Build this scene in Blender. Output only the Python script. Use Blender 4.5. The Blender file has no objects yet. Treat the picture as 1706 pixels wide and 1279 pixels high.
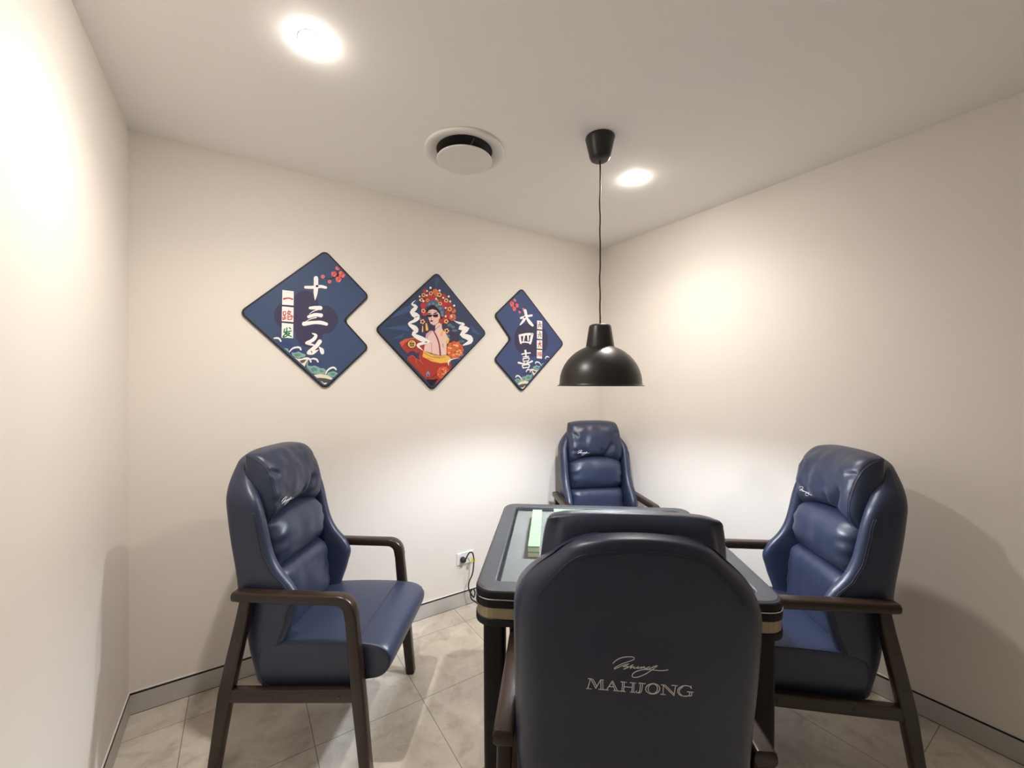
import bpy, bmesh, math, random
from mathutils import Vector, Matrix, noise
from mathutils.bvhtree import BVHTree
PI = math.pi
SC = bpy.context.scene
COL = SC.collection

# ------------------------------------------------------------------ camera, world, exposure
CAM_H, HEADING = 1.42, math.radians(33.36)
CAM_X, CAM_Y = 0.4035, 0.0
cam_data = bpy.data.cameras.new('camera')
cam = bpy.data.objects.new('camera', cam_data); COL.objects.link(cam)
cam.location = (CAM_X, CAM_Y, CAM_H)
cam.rotation_euler = (PI / 2, 0, -HEADING)
cam_data.sensor_fit = 'HORIZONTAL'; cam_data.sensor_width = 36.0
cam_data.lens = 685.0 / 1706.0 * 36.0
cam_data.clip_start = 0.02
SC.camera = cam
world = bpy.data.worlds.new('world'); SC.world = world; world.use_nodes = True
world.node_tree.nodes['Background'].inputs[0].default_value = (0.9, 0.85, 0.8, 1)
world.node_tree.nodes['Background'].inputs[1].default_value = 0.02
SC.view_settings.view_transform = 'Standard'
SC.view_settings.look = 'None'
SC.view_settings.gamma = 1.0
SC.view_settings.use_curve_mapping = False
SC.view_settings.exposure = 0.2
# light given off by the room's lamps (radiance of each glowing lens or bulb)
LENS_LIGHT, BEAM_POWER, LENS_COLOR = 500.0, 56.0, (1.0, 0.93, 0.845)
BULB_LIGHT, BULB_COLOR = 900.0, (0.83, 0.925, 1.04)
CEIL_H, ROOM_W, Y_BACK, Y_FRONT = 2.51, 2.84, 2.375, -2.4

U = Vector((math.cos(HEADING), math.sin(HEADING))); N = Vector((-math.sin(HEADING), math.cos(HEADING)))
def view_heading(fx, fy):
    """z rotation of a thing whose front faces (right, ahead) as seen by the photographer"""
    f = Vector((fx, fy)); return math.atan2(-f.dot(U), f.dot(N))

# ------------------------------------------------------------------ materials
def srgb(r, g, b):
    return tuple(((c / 255 / 12.92) if c / 255 <= .04045 else ((c / 255 + .055) / 1.055) ** 2.4) for c in (r, g, b))
def mat(name, color, rough=.5, metal=0.0, bump=0.0, bscale=300.0, vary=0.0, vscale=8.0, emit=None, spec=.5, bdist=.002, coat=0.0):
    m = bpy.data.materials.new(name); m.use_nodes = True
    nt = m.node_tree; b = nt.nodes['Principled BSDF']
    b.inputs['Base Color'].default_value = (*color, 1)
    b.inputs['Roughness'].default_value = rough; b.inputs['Metallic'].default_value = metal
    b.inputs['Specular IOR Level'].default_value = spec
    b.inputs['Coat Weight'].default_value = coat
    if emit:
        b.inputs['Emission Color'].default_value = (*emit[0], 1); b.inputs['Emission Strength'].default_value = emit[1]
    tc = nt.nodes.new('ShaderNodeTexCoord')
    if vary:
        n = nt.nodes.new('ShaderNodeTexNoise'); n.inputs['Scale'].default_value = vscale; n.inputs['Detail'].default_value = 5
        nt.links.new(tc.outputs['Object'], n.inputs['Vector'])
        mx = nt.nodes.new('ShaderNodeMix'); mx.data_type = 'RGBA'
        mx.inputs['A'].default_value = (*[c * (1 - vary) for c in color], 1); mx.inputs['B'].default_value = (*[min(1, c * (1 + vary)) for c in color], 1)
        nt.links.new(n.outputs['Fac'], mx.inputs['Factor']); nt.links.new(mx.outputs['Result'], b.inputs['Base Color'])
    if bump:
        n2 = nt.nodes.new('ShaderNodeTexNoise'); n2.inputs['Scale'].default_value = bscale; n2.inputs['Detail'].default_value = 3
        nt.links.new(tc.outputs['Object'], n2.inputs['Vector'])
        bp = nt.nodes.new('ShaderNodeBump'); bp.inputs['Strength'].default_value = bump; bp.inputs['Distance'].default_value = bdist
        nt.links.new(n2.outputs['Fac'], bp.inputs['Height']); nt.links.new(bp.outputs['Normal'], b.inputs['Normal'])
    return m
def wood_mat(name, dark, light, rough):
    m = mat(name, dark, rough, spec=.42); nt = m.node_tree; b = nt.nodes['Principled BSDF']
    tc = nt.nodes.new('ShaderNodeTexCoord'); mp = nt.nodes.new('ShaderNodeMapping'); mp.inputs['Scale'].default_value = (60, 5, 40)
    n = nt.nodes.new('ShaderNodeTexNoise'); n.inputs['Scale'].default_value = 1.0; n.inputs['Detail'].default_value = 6
    mx = nt.nodes.new('ShaderNodeMix'); mx.data_type = 'RGBA'
    mx.inputs['A'].default_value = (*dark, 1); mx.inputs['B'].default_value = (*light, 1)
    for a, c in ((tc.outputs['Object'], mp.inputs['Vector']), (mp.outputs['Vector'], n.inputs['Vector']), (n.outputs['Fac'], mx.inputs['Factor']), (mx.outputs['Result'], b.inputs['Base Color'])): nt.links.new(a, c)
    return m
def floor_mat():
    m = mat('stone_tile', (.4, .37, .32), .38); nt = m.node_tree; b = nt.nodes['Principled BSDF']; L = nt.links.new
    tc = nt.nodes.new('ShaderNodeTexCoord')
    def tex(scale, detail, dist=0.0):
        n = nt.nodes.new('ShaderNodeTexNoise'); n.inputs['Scale'].default_value = scale; n.inputs['Detail'].default_value = detail
        n.inputs['Roughness'].default_value = .62; n.inputs['Distortion'].default_value = dist
        L(tc.outputs['Object'], n.inputs['Vector']); return n
    n1, n2 = tex(4.5, 9, .6), tex(11, 9, .5)
    r1 = nt.nodes.new('ShaderNodeValToRGB'); r1.color_ramp.elements[0].position = .33; r1.color_ramp.elements[1].position = .68
    r1.color_ramp.elements[0].color = (.56, .50, .42, 1); r1.color_ramp.elements[1].color = (.80, .74, .65, 1)
    L(n1.outputs['Fac'], r1.inputs['Fac'])
    r2 = nt.nodes.new('ShaderNodeValToRGB'); r2.color_ramp.elements[0].position = .28; r2.color_ramp.elements[1].position = .5
    r2.color_ramp.elements[0].color = (.74, .72, .69, 1); r2.color_ramp.elements[1].color = (1, 1, 1, 1)
    L(n2.outputs['Fac'], r2.inputs['Fac'])
    mx = nt.nodes.new('ShaderNodeMix'); mx.data_type = 'RGBA'; mx.blend_type = 'MULTIPLY'; mx.inputs['Factor'].default_value = 1
    L(r1.outputs['Color'], mx.inputs['A']); L(r2.outputs['Color'], mx.inputs['B'])
    br = nt.nodes.new('ShaderNodeTexBrick'); br.offset = 0; br.inputs['Scale'].default_value = 1
    br.inputs['Brick Width'].default_value = .44; br.inputs['Row Height'].default_value = .44; br.inputs['Mortar Size'].default_value = .0016
    br.inputs['Mortar Smooth'].default_value = .2
    br.inputs['Color1'].default_value = (1, 1, 1, 1); br.inputs['Color2'].default_value = (.93, .93, .93, 1); br.inputs['Mortar'].default_value = (.35, .33, .3, 1)
    mp = nt.nodes.new('ShaderNodeMapping'); mp.inputs['Location'].default_value = (-.205, -.01, 0)
    L(tc.outputs['Object'], mp.inputs['Vector']); L(mp.outputs['Vector'], br.inputs['Vector'])
    m2 = nt.nodes.new('ShaderNodeMix'); m2.data_type = 'RGBA'; m2.blend_type = 'MULTIPLY'; m2.inputs['Factor'].default_value = 1
    L(mx.outputs['Result'], m2.inputs['A']); L(br.outputs['Color'], m2.inputs['B']); L(m2.outputs['Result'], b.inputs['Base Color'])
    return m

M = dict(
    wall=mat('wall_paint', (.87, .815, .76), .75, bump=.05, bscale=220, vary=.012, vscale=1.5, spec=.3),
    ceiling=mat('ceiling_paint', (.945, .925, .90), .8, bump=.03, bscale=200, spec=.3),
    floor=floor_mat(),
    skirting=mat('satin_skirting', (.56, .54, .51), .38, bump=.03, bscale=90),
    gap_shade=mat('painted_shade_black', (.008, .008, .008), .7),
    bead=mat('white_bead', (.8, .78, .75), .4),
    leather=mat('navy_leather', (.022, .030, .062), .38, bump=.22, bscale=420, vary=.10, vscale=14, bdist=.0012),
    leather_dark=mat('navy_leather_seam', (.02, .026, .048), .5),
    wood=wood_mat('dark_walnut', (.014, .008, .0052), (.036, .0195, .012), .28),
    cap=mat('screw_cap_dark', (.02, .011, .008), .4),
    thread=mat('silver_thread', (.86, .84, .85), .45),
    table_black=mat('table_matte_black', (.007, .007, .0075), .55, spec=.25, bump=.05, bscale=500),
    table_frame=mat('table_frame_charcoal', (.036, .038, .043), .45, bump=.06, bscale=300),
    felt=mat('grey_felt', (.120, .124, .116), .95, bump=.35, bscale=900, vary=.08, vscale=40),
    gold=mat('champagne_band', (.36, .29, .185), .42, metal=.35),
    chrome=mat('chrome_line', (.7, .7, .7), .2, metal=1),
    tile_green=mat('tile_green', (.25, .58, .23), .35),
    tile_cream=mat('tile_cream', (.82, .80, .64), .35),
    lamp_black=mat('lamp_black', (.016, .015, .0145), .36, bump=.02, bscale=60),
    lamp_white=mat('lamp_inner_white', (.85, .85, .83), .5),
    bulb=mat('bulb_glow', (.9, .9, .9), .4, emit=(BULB_COLOR, BULB_LIGHT)),
    lens=mat('downlight_glow', (.9, .9, .9), .4, emit=(LENS_COLOR, LENS_LIGHT)),
    white_metal=mat('white_enamel', (.80, .78, .745), .5),
    void_shade=mat('duct_shade_black', (.012, .012, .011), .6),
    duct=mat('duct_grey', (.10, .095, .085), .6),
    plastic=mat('white_plastic', (.86, .86, .85), .35),
    cord=mat('black_rubber', (.014, .014, .014), .5),
    yellow=mat('yellow_tag', (.80, .74, .06), .5),
    board=mat('board_black', (.012, .013, .017), .5),
)
ART_COLORS = dict(navy=srgb(66, 84, 118), bluerays=srgb(66, 90, 130), navy_b=srgb(58, 70, 100), navy_c=srgb(70, 84, 128), plum=srgb(66, 62, 92), white=srgb(252, 250, 248), red=srgb(214, 62, 66), green=srgb(24, 128, 70), maroon=srgb(112, 34, 38),
    indigo=srgb(62, 76, 122), teal=srgb(140, 182, 172), sage=srgb(100, 150, 138), cream=srgb(240, 232, 208), olive=srgb(92, 92, 80), dark=srgb(40, 32, 44), pink=srgb(232, 130, 134), coral=srgb(236, 96, 86),
    violet=srgb(66, 58, 86), brick=srgb(176, 62, 50), coral2=srgb(220, 96, 74), gold=srgb(238, 196, 122), skin=srgb(244, 206, 200), blush=srgb(226, 172, 186), mauve=srgb(128, 66, 74), hair=srgb(52, 24, 42), teal2=srgb(76, 112, 128), bluegrey=srgb(130, 158, 190),
    lip=srgb(126, 26, 46), crimson=srgb(196, 58, 66), orange=srgb(230, 118, 64), peach=srgb(250, 196, 140), sash=srgb(246, 190, 92))
AM = {k: mat('print_' + k, v, .55, spec=.35) for k, v in ART_COLORS.items()}

# ------------------------------------------------------------------ mesh helpers
def obj(name, bm, m, parent=None, smooth=True, sub=0, loc=None):
    me = bpy.data.meshes.new(name); bm.normal_update(); bm.to_mesh(me); bm.free()
    for x in (m if isinstance(m, (list, tuple)) else [m]): me.materials.append(x)
    o = bpy.data.objects.new(name, me); COL.objects.link(o)
    if sub:
        md = o.modifiers.new('s', 'SUBSURF'); md.levels = md.render_levels = sub
        dg = bpy.context.evaluated_depsgraph_get(); me2 = bpy.data.meshes.new_from_object(o.evaluated_get(dg))
        o.modifiers.clear(); o.data = me2; me2.name = name; bpy.data.meshes.remove(me); me = me2
    if smooth:
        for p in me.polygons: p.use_smooth = True
    if parent: o.parent = parent
    if loc: o.location = loc
    return o
def sharp(o, deg=35):
    o.data.set_sharp_from_angle(angle=math.radians(deg)); return o
def empty(name, loc, rz=0.0):
    o = bpy.data.objects.new(name, None); COL.objects.link(o); o.location = loc; o.rotation_euler = (0, 0, rz)
    o.empty_display_size = .1; return o
def tag(o, label, cat, group=None):
    o['label'] = label; o['category'] = cat
    if group: o['group'] = group
    return o
def struct(o): o['kind'] = 'structure'; return o
def box(bm, x0, x1, y0, y1, z0, z1):
    v = [bm.verts.new(p) for p in ((x0, y0, z0), (x1, y0, z0), (x1, y1, z0), (x0, y1, z0), (x0, y0, z1), (x1, y0, z1), (x1, y1, z1), (x0, y1, z1))]
    for f in ((0, 3, 2, 1), (4, 5, 6, 7), (0, 1, 5, 4), (1, 2, 6, 5), (2, 3, 7, 6), (3, 0, 4, 7)): bm.faces.new([v[i] for i in f])
def bevel(bm, w, seg=2):
    bmesh.ops.bevel(bm, geom=list(bm.edges), offset=w, segments=seg, affect='EDGES', profile=.5, clamp_overlap=True)
def box_bm(x0, x1, y0, y1, z0, z1, w=0, seg=2):
    bm = bmesh.new(); box(bm, x0, x1, y0, y1, z0, z1)
    if w: bevel(bm, w, seg)
    return bm
def loft(bm, loops, closed=True, caps=(True, True)):
    rows = [[bm.verts.new(p) for p in lp] for lp in loops]
    n = len(rows[0])
    for a, b in zip(rows, rows[1:]):
        for i in range(n if closed else n - 1):
            j = (i + 1) % n; bm.faces.new((a[i], a[j], b[j], b[i]))
    if caps[0]: bm.faces.new(list(reversed(rows[0])))
    if caps[1]: bm.faces.new(rows[-1])
    bmesh.ops.recalc_face_normals(bm, faces=bm.faces)
    return rows
def lathe(bm, prof, seg=48, cx=0, cy=0, close=False):
    rows = []
    for r, z in prof:
        if r < 1e-6: rows.append([bm.verts.new((cx, cy, z))])
        else: rows.append([bm.verts.new((cx + r * math.cos(2 * PI * k / seg), cy + r * math.sin(2 * PI * k / seg), z)) for k in range(seg)])
    pairs = list(zip(rows, rows[1:])) + ([(rows[-1], rows[0])] if close else [])
    for a, b in pairs:
        for i in range(seg):
            j = (i + 1) % seg
            q = [a[i % len(a)], a[j % len(a)], b[j % len(b)], b[i % len(b)]]
            u = []
            for v in q:
                if v not in u: u.append(v)
            if len(u) > 2: bm.faces.new(u)
    bmesh.ops.recalc_face_normals(bm, faces=bm.faces)
def frames(pts):
    out = []
    for i, p in enumerate(pts):
        a = Vector(pts[max(0, i - 1)]); b = Vector(pts[min(len(pts) - 1, i + 1)]); out.append((b - a).normalized())
    return out
def tube(bm, pts, r, seg=8):
    pts = [Vector(p) for p in pts]; T = frames(pts)
    up = Vector((0, 0, 1)) if abs(T[0].z) < .9 else Vector((1, 0, 0))
    nrm = T[0].cross(up).normalized(); loops = []
    for i, (p, t) in enumerate(zip(pts, T)):
        nrm = (nrm - t * nrm.dot(t)).normalized(); bi = t.cross(nrm)
        rr = r[i] if isinstance(r, (list, tuple)) else r
        loops.append([p + (nrm * math.cos(2 * PI * k / seg) + bi * math.sin(2 * PI * k / seg)) * rr for k in range(seg)])
    loft(bm, loops)
def spline(p, n=6, closed=False):
    p = [Vector(q) for q in p]; out = []
    P = ([p[-1]] + p + [p[0], p[1]]) if closed else ([p[0]] + p + [p[-1]])
    for i in range(1, len(P) - 2):
        for k in range(n):
            t = k / n
            out.append(.5 * (2 * P[i] + (P[i + 1] - P[i - 1]) * t + (2 * P[i - 1] - 5 * P[i] + 4 * P[i + 1] - P[i + 2]) * t * t + (-P[i - 1] + 3 * P[i] - 3 * P[i + 1] + P[i + 2]) * t ** 3))
    if not closed: out.append(p[-1])
    return out
def bar_yz(bm, path, wx, hs, cx, rnd=.008):
    """rounded rectangular timber swept along a path in the y-z plane"""
    pts = [Vector((cx, a, b)) for a, b in path]; T = frames(pts); loops = []
    for i, (p, t) in enumerate(zip(pts, T)):
        nn = Vector((0, -t.z, t.y)); h = hs[i] if isinstance(hs, (list, tuple)) else hs
        lp = []
        for sx, sn, a0 in ((1, 1, 0), (-1, 1, 90), (-1, -1, 180), (1, -1, 270)):
            for k in range(4):
                a = math.radians(a0 + k * 30)
                lp.append(p + Vector((1, 0, 0)) * (sx * (wx / 2 - rnd) + rnd * math.cos(a)) + nn * (sn * (h / 2 - rnd) + rnd * math.sin(a)))
        loops.append(lp)
    loft(bm, loops)
def interp(z, table):
    if z <= table[0][0]: return table[0][1]
    for (a, va), (b, vb) in zip(table, table[1:]):
        if z <= b:
            t = (z - a) / (b - a); t = t * t * (3 - 2 * t) * .5 + t * .5; return va + (vb - va) * t
    return table[-1][1]
def round_rect(hx, hy, r, n=6):
    out = []
    for sx, sy, a0 in ((1, 1, 0), (-1, 1, 90), (-1, -1, 180), (1, -1, 270)):
        for k in range(n + 1):
            a = math.radians(a0 + 90 * k / n); out.append((sx * (hx - r) + r * math.cos(a), sy * (hy - r) + r * math.sin(a)))
    return out

# ------------------------------------------------------------------ the room
T = .12
def slab(name, m, *b): return struct(obj(name, box_bm(*b), m, smooth=False))
slab('floor', M['floor'], 0, ROOM_W, Y_FRONT, Y_BACK, -.1, 0)
slab('ceiling', M['ceiling'], 0, ROOM_W, Y_FRONT, Y_BACK, CEIL_H, CEIL_H + .1)
slab('wall_left', M['wall'], -T, 0, Y_FRONT - T, Y_BACK + T, 0, CEIL_H)
slab('wall_right', M['wall'], ROOM_W, ROOM_W + T, Y_FRONT - T, Y_BACK + T, 0, CEIL_H)
slab('wall_back', M['wall'], 0, ROOM_W, Y_BACK, Y_BACK + T, 0, CEIL_H)
slab('wall_front', M['wall'], 0, ROOM_W, Y_FRONT - T, Y_FRONT, 0, CEIL_H)
SK = .086
slab('baseboard_back', M['skirting'], 0, ROOM_W, Y_BACK - .006, Y_BACK, .003, SK)
slab('baseboard_left', M['skirting'], 0, .006, Y_FRONT, Y_BACK - .006, .003, SK)
slab('baseboard_right', M['skirting'], ROOM_W - .006, ROOM_W, Y_FRONT, Y_BACK - .006, .003, SK)
slab('baseboard_front', M['skirting'], .006, ROOM_W - .006, Y_FRONT, Y_FRONT + .006, .003, SK)
k = 1
for z0, z1, d, mm in ((0, .003, .005, 'gap_shade'), (SK, .0935, .0059, 'gap_shade'), (.0935, .0975, .0045, 'bead')):  # solid black strips: shade of the skirting gaps put into colour
    slab('trim_%d' % k, M[mm], 0, ROOM_W, Y_BACK - d, Y_BACK, z0, z1)
    slab('trim_%d' % (k + 1), M[mm], 0, d, Y_FRONT, Y_BACK - d, z0, z1)
    slab('trim_%d' % (k + 2), M[mm], ROOM_W - d, ROOM_W, Y_FRONT, Y_BACK - d, z0, z1)
    k += 3

# ------------------------------------------------------------------ ceiling fittings
def downlight(x, y, label):
    r = tag(empty('downlight', (x, y, CEIL_H)), label, 'ceiling light', 'recessed downlights in the ceiling')
    bm = bmesh.new(); lathe(bm, [(.043, -.0002), (.0415, -.0010), (.0378, -.0011), (.0371, -.0002)], 40, close=True); obj('trim_ring', bm, M['white_metal'], r)
    bm = bmesh.new(); lathe(bm, [(.0374, -.0006), (.0365, -.0032), (.030, -.0060), (.020, -.0079), (.010, -.0088), (0, -.0090)], 40); obj('lens', bm, M['lens'], r)  # lens bulges below the ceiling, shaped to throw a glow around it
    ld = bpy.data.lights.new('beam', 'SPOT'); ld.energy = BEAM_POWER; ld.color = LENS_COLOR
    ld.spot_size = math.radians(150); ld.spot_blend = 1.0; ld.shadow_soft_size = .035
    lo = bpy.data.objects.new('beam', ld); COL.objects.link(lo); lo.parent = r; lo.location = (0, 0, -.014)
downlight(.592, 1.439, 'bright round downlight in the ceiling nearest the left wall, above the left chair')
downlight(2.147, 1.466, 'bright round downlight in the ceiling just right of the black pendant cord')

r = tag(empty('air_vent', (1.276, 1.729, CEIL_H)), 'round white ceiling air vent with a flat disc hanging below its ring', 'vent')
bm = bmesh.new(); lathe(bm, [(.184, -.0002), (.184, -.009), (.180, -.0125), (.170, -.0135), (.158, -.0115), (.144, -.0065), (.132, -.0018), (.128, -.0002)], 64, close=True); obj('flange_ring', bm, M['white_metal'], r)
bm = bmesh.new(); lathe(bm, [(.130, -.0008), (.07, -.0009), (0, -.001)], 48); obj('opening_shade', bm, M['void_shade'], r)  # flat black disc paints the duct's inner shade; ceiling has no hole
bm = bmesh.new(); lathe(bm, [(0, -.0385), (.10, -.039), (.122, -.041), (.128, -.0435), (.1285, -.046), (.126, -.048), (.118, -.0488), (0, -.049)], 64); obj('disc', bm, M['white_metal'], r)
bm = bmesh.new()
for a in (.4, 2.5, 4.6): tube(bm, [(0, 0, -.03), (.06 * math.cos(a), .06 * math.sin(a), -.02), (.12 * math.cos(a), .12 * math.sin(a), -.004)], .004)
tube(bm, [(0, 0, -.040), (0, 0, -.002)], .009)
obj('bracket', bm, M['duct'], r)
bm = bmesh.new()
for cx, cy, rr in ((.03, .075, .016), (.055, .066, .013), (.078, .05, .014), (.005, .078, .012)):
    tube(bm, [(cx + rr * math.cos(q * PI / 6), cy + rr * math.sin(q * PI / 6), -.008) for q in range(13)], .0025, 6)
obj('spring_clip', bm, M['white_metal'], r)

PX, PY = 1.730, 1.306
r = tag(empty('pendant_lamp', (PX, PY, CEIL_H)), 'black metal dome pendant lamp hanging over the game table', 'pendant lamp')
bm = bmesh.new(); lathe(bm, [(0, -.0002), (.0635, -.0002), (.0645, -.004), (.0625, -.012), (.046, -.085), (.041, -.096), (.034, -.1005), (.02, -.102), (0, -.1025)], 40); obj('canopy', bm, M['lamp_black'], r)
zt = 1.683 - CEIL_H
bm = bmesh.new()
tube(bm, [(.0012 * math.sin(i * 1.7) + .001 * math.sin(i * .6), .001 * math.cos(i * 1.1), -.102 + (zt + .102) * i / 24) for i in range(25)], .0032, 8); obj('cord', bm, M['cord'], r)
bm = bmesh.new(); lathe(bm, [(0, zt + .002), (.02, zt + .001), (.040, zt - .001), (.0465, zt - .005), (.0490, zt - .013), (.0630, zt - .103), (.0635, zt - .108), (.060, zt - .109), (.045, zt - .02), (0, zt - .012)], 48); obj('socket_cover', bm, M['lamp_black'], r)
RZ = 1.412 - CEIL_H
outer = [(.059, RZ + .1725)] + [(.1785 * math.cos(a), RZ + .012 + .170 * math.sin(a)) for a in [math.radians(q) for q in (68, 60, 52, 44, 36, 28, 20, 12, 5, 0)]] + [(.1795, RZ + .006), (.183, RZ + .003), (.1885, RZ + .0015), (.189, RZ - .0005), (.1865, RZ - .001), (.1795, RZ + .0015)]
bm = bmesh.new(); lathe(bm, outer, 72); sh = obj('lamp_shade', bm, M['lamp_black'], r)
bm = bmesh.new(); lathe(bm, [(.1793, RZ + .0016), (.1765, RZ + .008)] + [(.1755 * math.cos(a), RZ + .012 + .167 * math.sin(a)) for a in [math.radians(q) for q in (3, 12, 20, 28, 36, 44, 52, 60, 67)]] + [(.058, RZ + .168), (0, RZ + .169)], 72); obj('shade_lining', bm, M['lamp_white'], r)
BZ = RZ + .090
bm = bmesh.new(); lathe(bm, [(.0, BZ - .036)] + [(.036 * math.cos(a), BZ + .036 * math.sin(a)) for a in [math.radians(q) for q in (-70, -50, -30, -10, 10, 30, 50)]] + [(.016, BZ + .042), (.014, BZ + .055), (0, BZ + .056)], 32); obj('bulb', bm, M['bulb'], r)
bm = bmesh.new(); lathe(bm, [(0, BZ + .052), (.019, BZ + .052), (.02, BZ + .085), (0, BZ + .0935)], 24); obj('bulb_socket', bm, M['lamp_white'], r)

# ------------------------------------------------------------------ chair
W_T = [(.28, .243), (.48, .243), (.62, .247), (.80, .247), (.97, .247), (1.0, .240), (1.04, .212), (1.075, .180), (1.098, .150), (1.106, .134)]
YB_T = [(.28, -.165), (.45, -.205), (.66, -.243), (.90, -.280), (1.13, -.315)]
D_T = [(.28, .075), (.33, .095), (.45, .160), (.55, .212), (.615, .245), (.66, .230), (.72, .182), (.78, .162), (.90, .156), (.98, .142), (1.05, .098), (1.106, .062)]
TH = .05
def u_section(z, inset=0.0):
    w, yb, d = interp(z, W_T) - inset, interp(z, YB_T) + inset * .6, interp(z, D_T) - inset * 1.5
    rr = min(.06, w * .4); tip = yb + d
    arch = .028 * max(0, min(1, (z - 1.0) / .10))
    def zz(x): return z + arch * (1 - min(1.3, (abs(x) / .15) ** 2))
    half = [(w, tip - .004), (w + .002, yb + d * .75), (w + .002, yb + d * .5), (w, yb + max(d * .3, rr * .9))]
    half += [(w - rr + rr * math.cos(a), yb + rr * .8 - rr * .8 * math.sin(a)) for a in (math.radians(30), math.radians(60), math.radians(90))]
    half += [(w * .45, yb - .003), (0, yb - .004)]
    t = TH - inset * 1.2
    wi, yi = w - t, yb + t * .9; ri = rr * .7
    inn = [(0, yi - .002), (wi * .5, yi), (wi - ri, yi)]
    inn += [(wi - ri + ri * math.cos(a), yi + ri - ri * math.sin(a)) for a in (math.radians(60), math.radians(30), math.radians(0))]
    inn += [(wi, yi + max(ri, (tip - yi) * .5)), (wi + .002, yi + max(ri * 1.05, (tip - yi) * .8)), (wi + .006, tip - .003)]
    right = half + inn  # outer tip -> centre back -> inner tip
    tipm = (w - t * .5, tip + .007)
    outer = half; loop = []
    loop += [(x, y) for x, y in half[:-1]] + [half[-1]] + [(-x, y) for x, y in reversed(half[:-1])] + [(-tipm[0], tipm[1])]
    loop += [(-x, y) for x, y in reversed(inn[1:])] + [inn[0]] + [(x, y) for x, y in inn[1:]] + [tipm]
    return [Vector((x, y, zz(x))) for x, y in loop], len(half)
def shell_bm():
    bm = bmesh.new()
    zs = [.285, .295, .34, .39, .43, .48, .53, .57, .60, .625, .65, .68, .72, .77, .83, .89, .94, .98, 1.02, 1.05, 1.075, 1.09, 1.098]
    loops = [u_section(z, .008 if i == 0 else 0)[0] for i, z in enumerate(zs)]
    top, nh = u_section(1.103, .006); loops.append(top); top2, _ = u_section(1.106, .014); loops.append(top2)
    rows = loft(bm, loops, caps=(False, False))
    n = len(rows[0]); no = 2 * nh - 1
    for row, rev in ((rows[0], True), (rows[-1], False)):
        # bridge the outer run to the inner run
        outer = row[:no]; inner = list(reversed(row[no + 1:n - 1])); tl, tr = row[no], row[n - 1]
        m = min(len(outer), len(inner))
        for i in range(m - 1): bm.faces.new((outer[i], outer[i + 1], inner[i + 1], inner[i]))
        bm.faces.new((outer[0], inner[0], tr)); bm.faces.new((outer[-1], tl, inner[-1]))
    bmesh.ops.recalc_face_normals(bm, faces=bm.faces)
    return bm
def cushion_bm(w, h, d, px=5.0, pz=4.0, edge=.35, top=None, bot=None, extra=None, ns=26, nt=18, back=.01, rear_w=1.0, taper=0.0):
    """padded cushion: x across, z up, bulging towards +y, flat back at y=0"""
    bm = bmesh.new(); front = []; rear = []
    for j in range(nt + 1):
        t = -1 + 2 * j / nt; fr = []; rr = []
        for i in range(ns + 1):
            s = -1 + 2 * i / ns
            b = max(0, (1 - abs(s) ** px)) ** edge * max(0, (1 - abs(t) ** pz)) ** .5
            x = w / 2 * s * (1 - .03 * (1 - abs(t) ** 2) * 0 - .025 * abs(t) ** 6 - taper * max(0, (t + .4) / 1.4) ** 1.5)
            z = h / 2 * t * (1 - .03 * abs(s) ** 6)
            if top and t > 0: z += top(s) * t
            if bot and t < 0: z += bot(s) * (-t)
            y = d * b
            if extra: y += extra(s, t) * b
            fr.append(bm.verts.new((x, y, z))); rr.append(bm.verts.new((x * rear_w, -back * b - .002, z)))
        front.append(fr); rear.append(rr)
    for j in range(nt):
        for i in range(ns):
            bm.faces.new((front[j][i], front[j][i + 1], front[j + 1][i + 1], front[j + 1][i])); bm.faces.new((rear[j][i], rear[j + 1][i], rear[j + 1][i + 1], rear[j][i + 1]))
    ring = [(0, i) for i in range(ns)] + [(j, ns) for j in range(nt)] + [(nt, i) for i in range(ns, 0, -1)] + [(j, 0) for j in range(nt, 0, -1)]
    for a, b in zip(ring, ring[1:] + ring[:1]): bm.faces.new((front[a[0]][a[1]], rear[a[0]][a[1]], rear[b[0]][b[1]], front[b[0]][b[1]]))
    bmesh.ops.recalc_face_normals(bm, faces=bm.faces)
    return bm
def seg_dist(p, a, b):
    p, a, b = Vector(p), Vector(a), Vector(b); ab = b - a; t = max(0, min(1, (p - a).dot(ab) / ab.dot(ab))); return (p - a - ab * t).length, t
def place_back(bm, zc, y0, tilt):
    bmesh.ops.transform(bm, matrix=Matrix.Translation((0, y0, zc)) @ Matrix.Rotation(tilt, 4, 'X'), verts=bm.verts)
SIG = [[(405,295),(440,255),(500,215),(570,195),(640,190),(690,195),(705,215),(690,240),(620,270),(540,300),(470,340),(430,370),(428,382),(450,378),(510,345),(570,320),(635,300)],
    [(635,300),(590,330),(550,345),(600,343),(625,347),(600,365),(558,388),(600,370),(650,345),(692,316)],
    [(692,316),(672,345),(652,377),(685,356),(712,350),(702,374),(738,366),(765,352),(776,345),(755,360),(752,376),(790,368),(818,350),(806,378),(835,358),(856,348),(846,376),(880,368)],
    [(932,348),(895,366),(885,384),(915,386),(960,362),(1000,340),(1036,334),(1000,366),(960,400),(880,460),(780,510),(710,520),(685,500),(700,455),(760,415),(850,395),(950,398),(1060,412),(1140,410),(1190,400)]]
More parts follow.
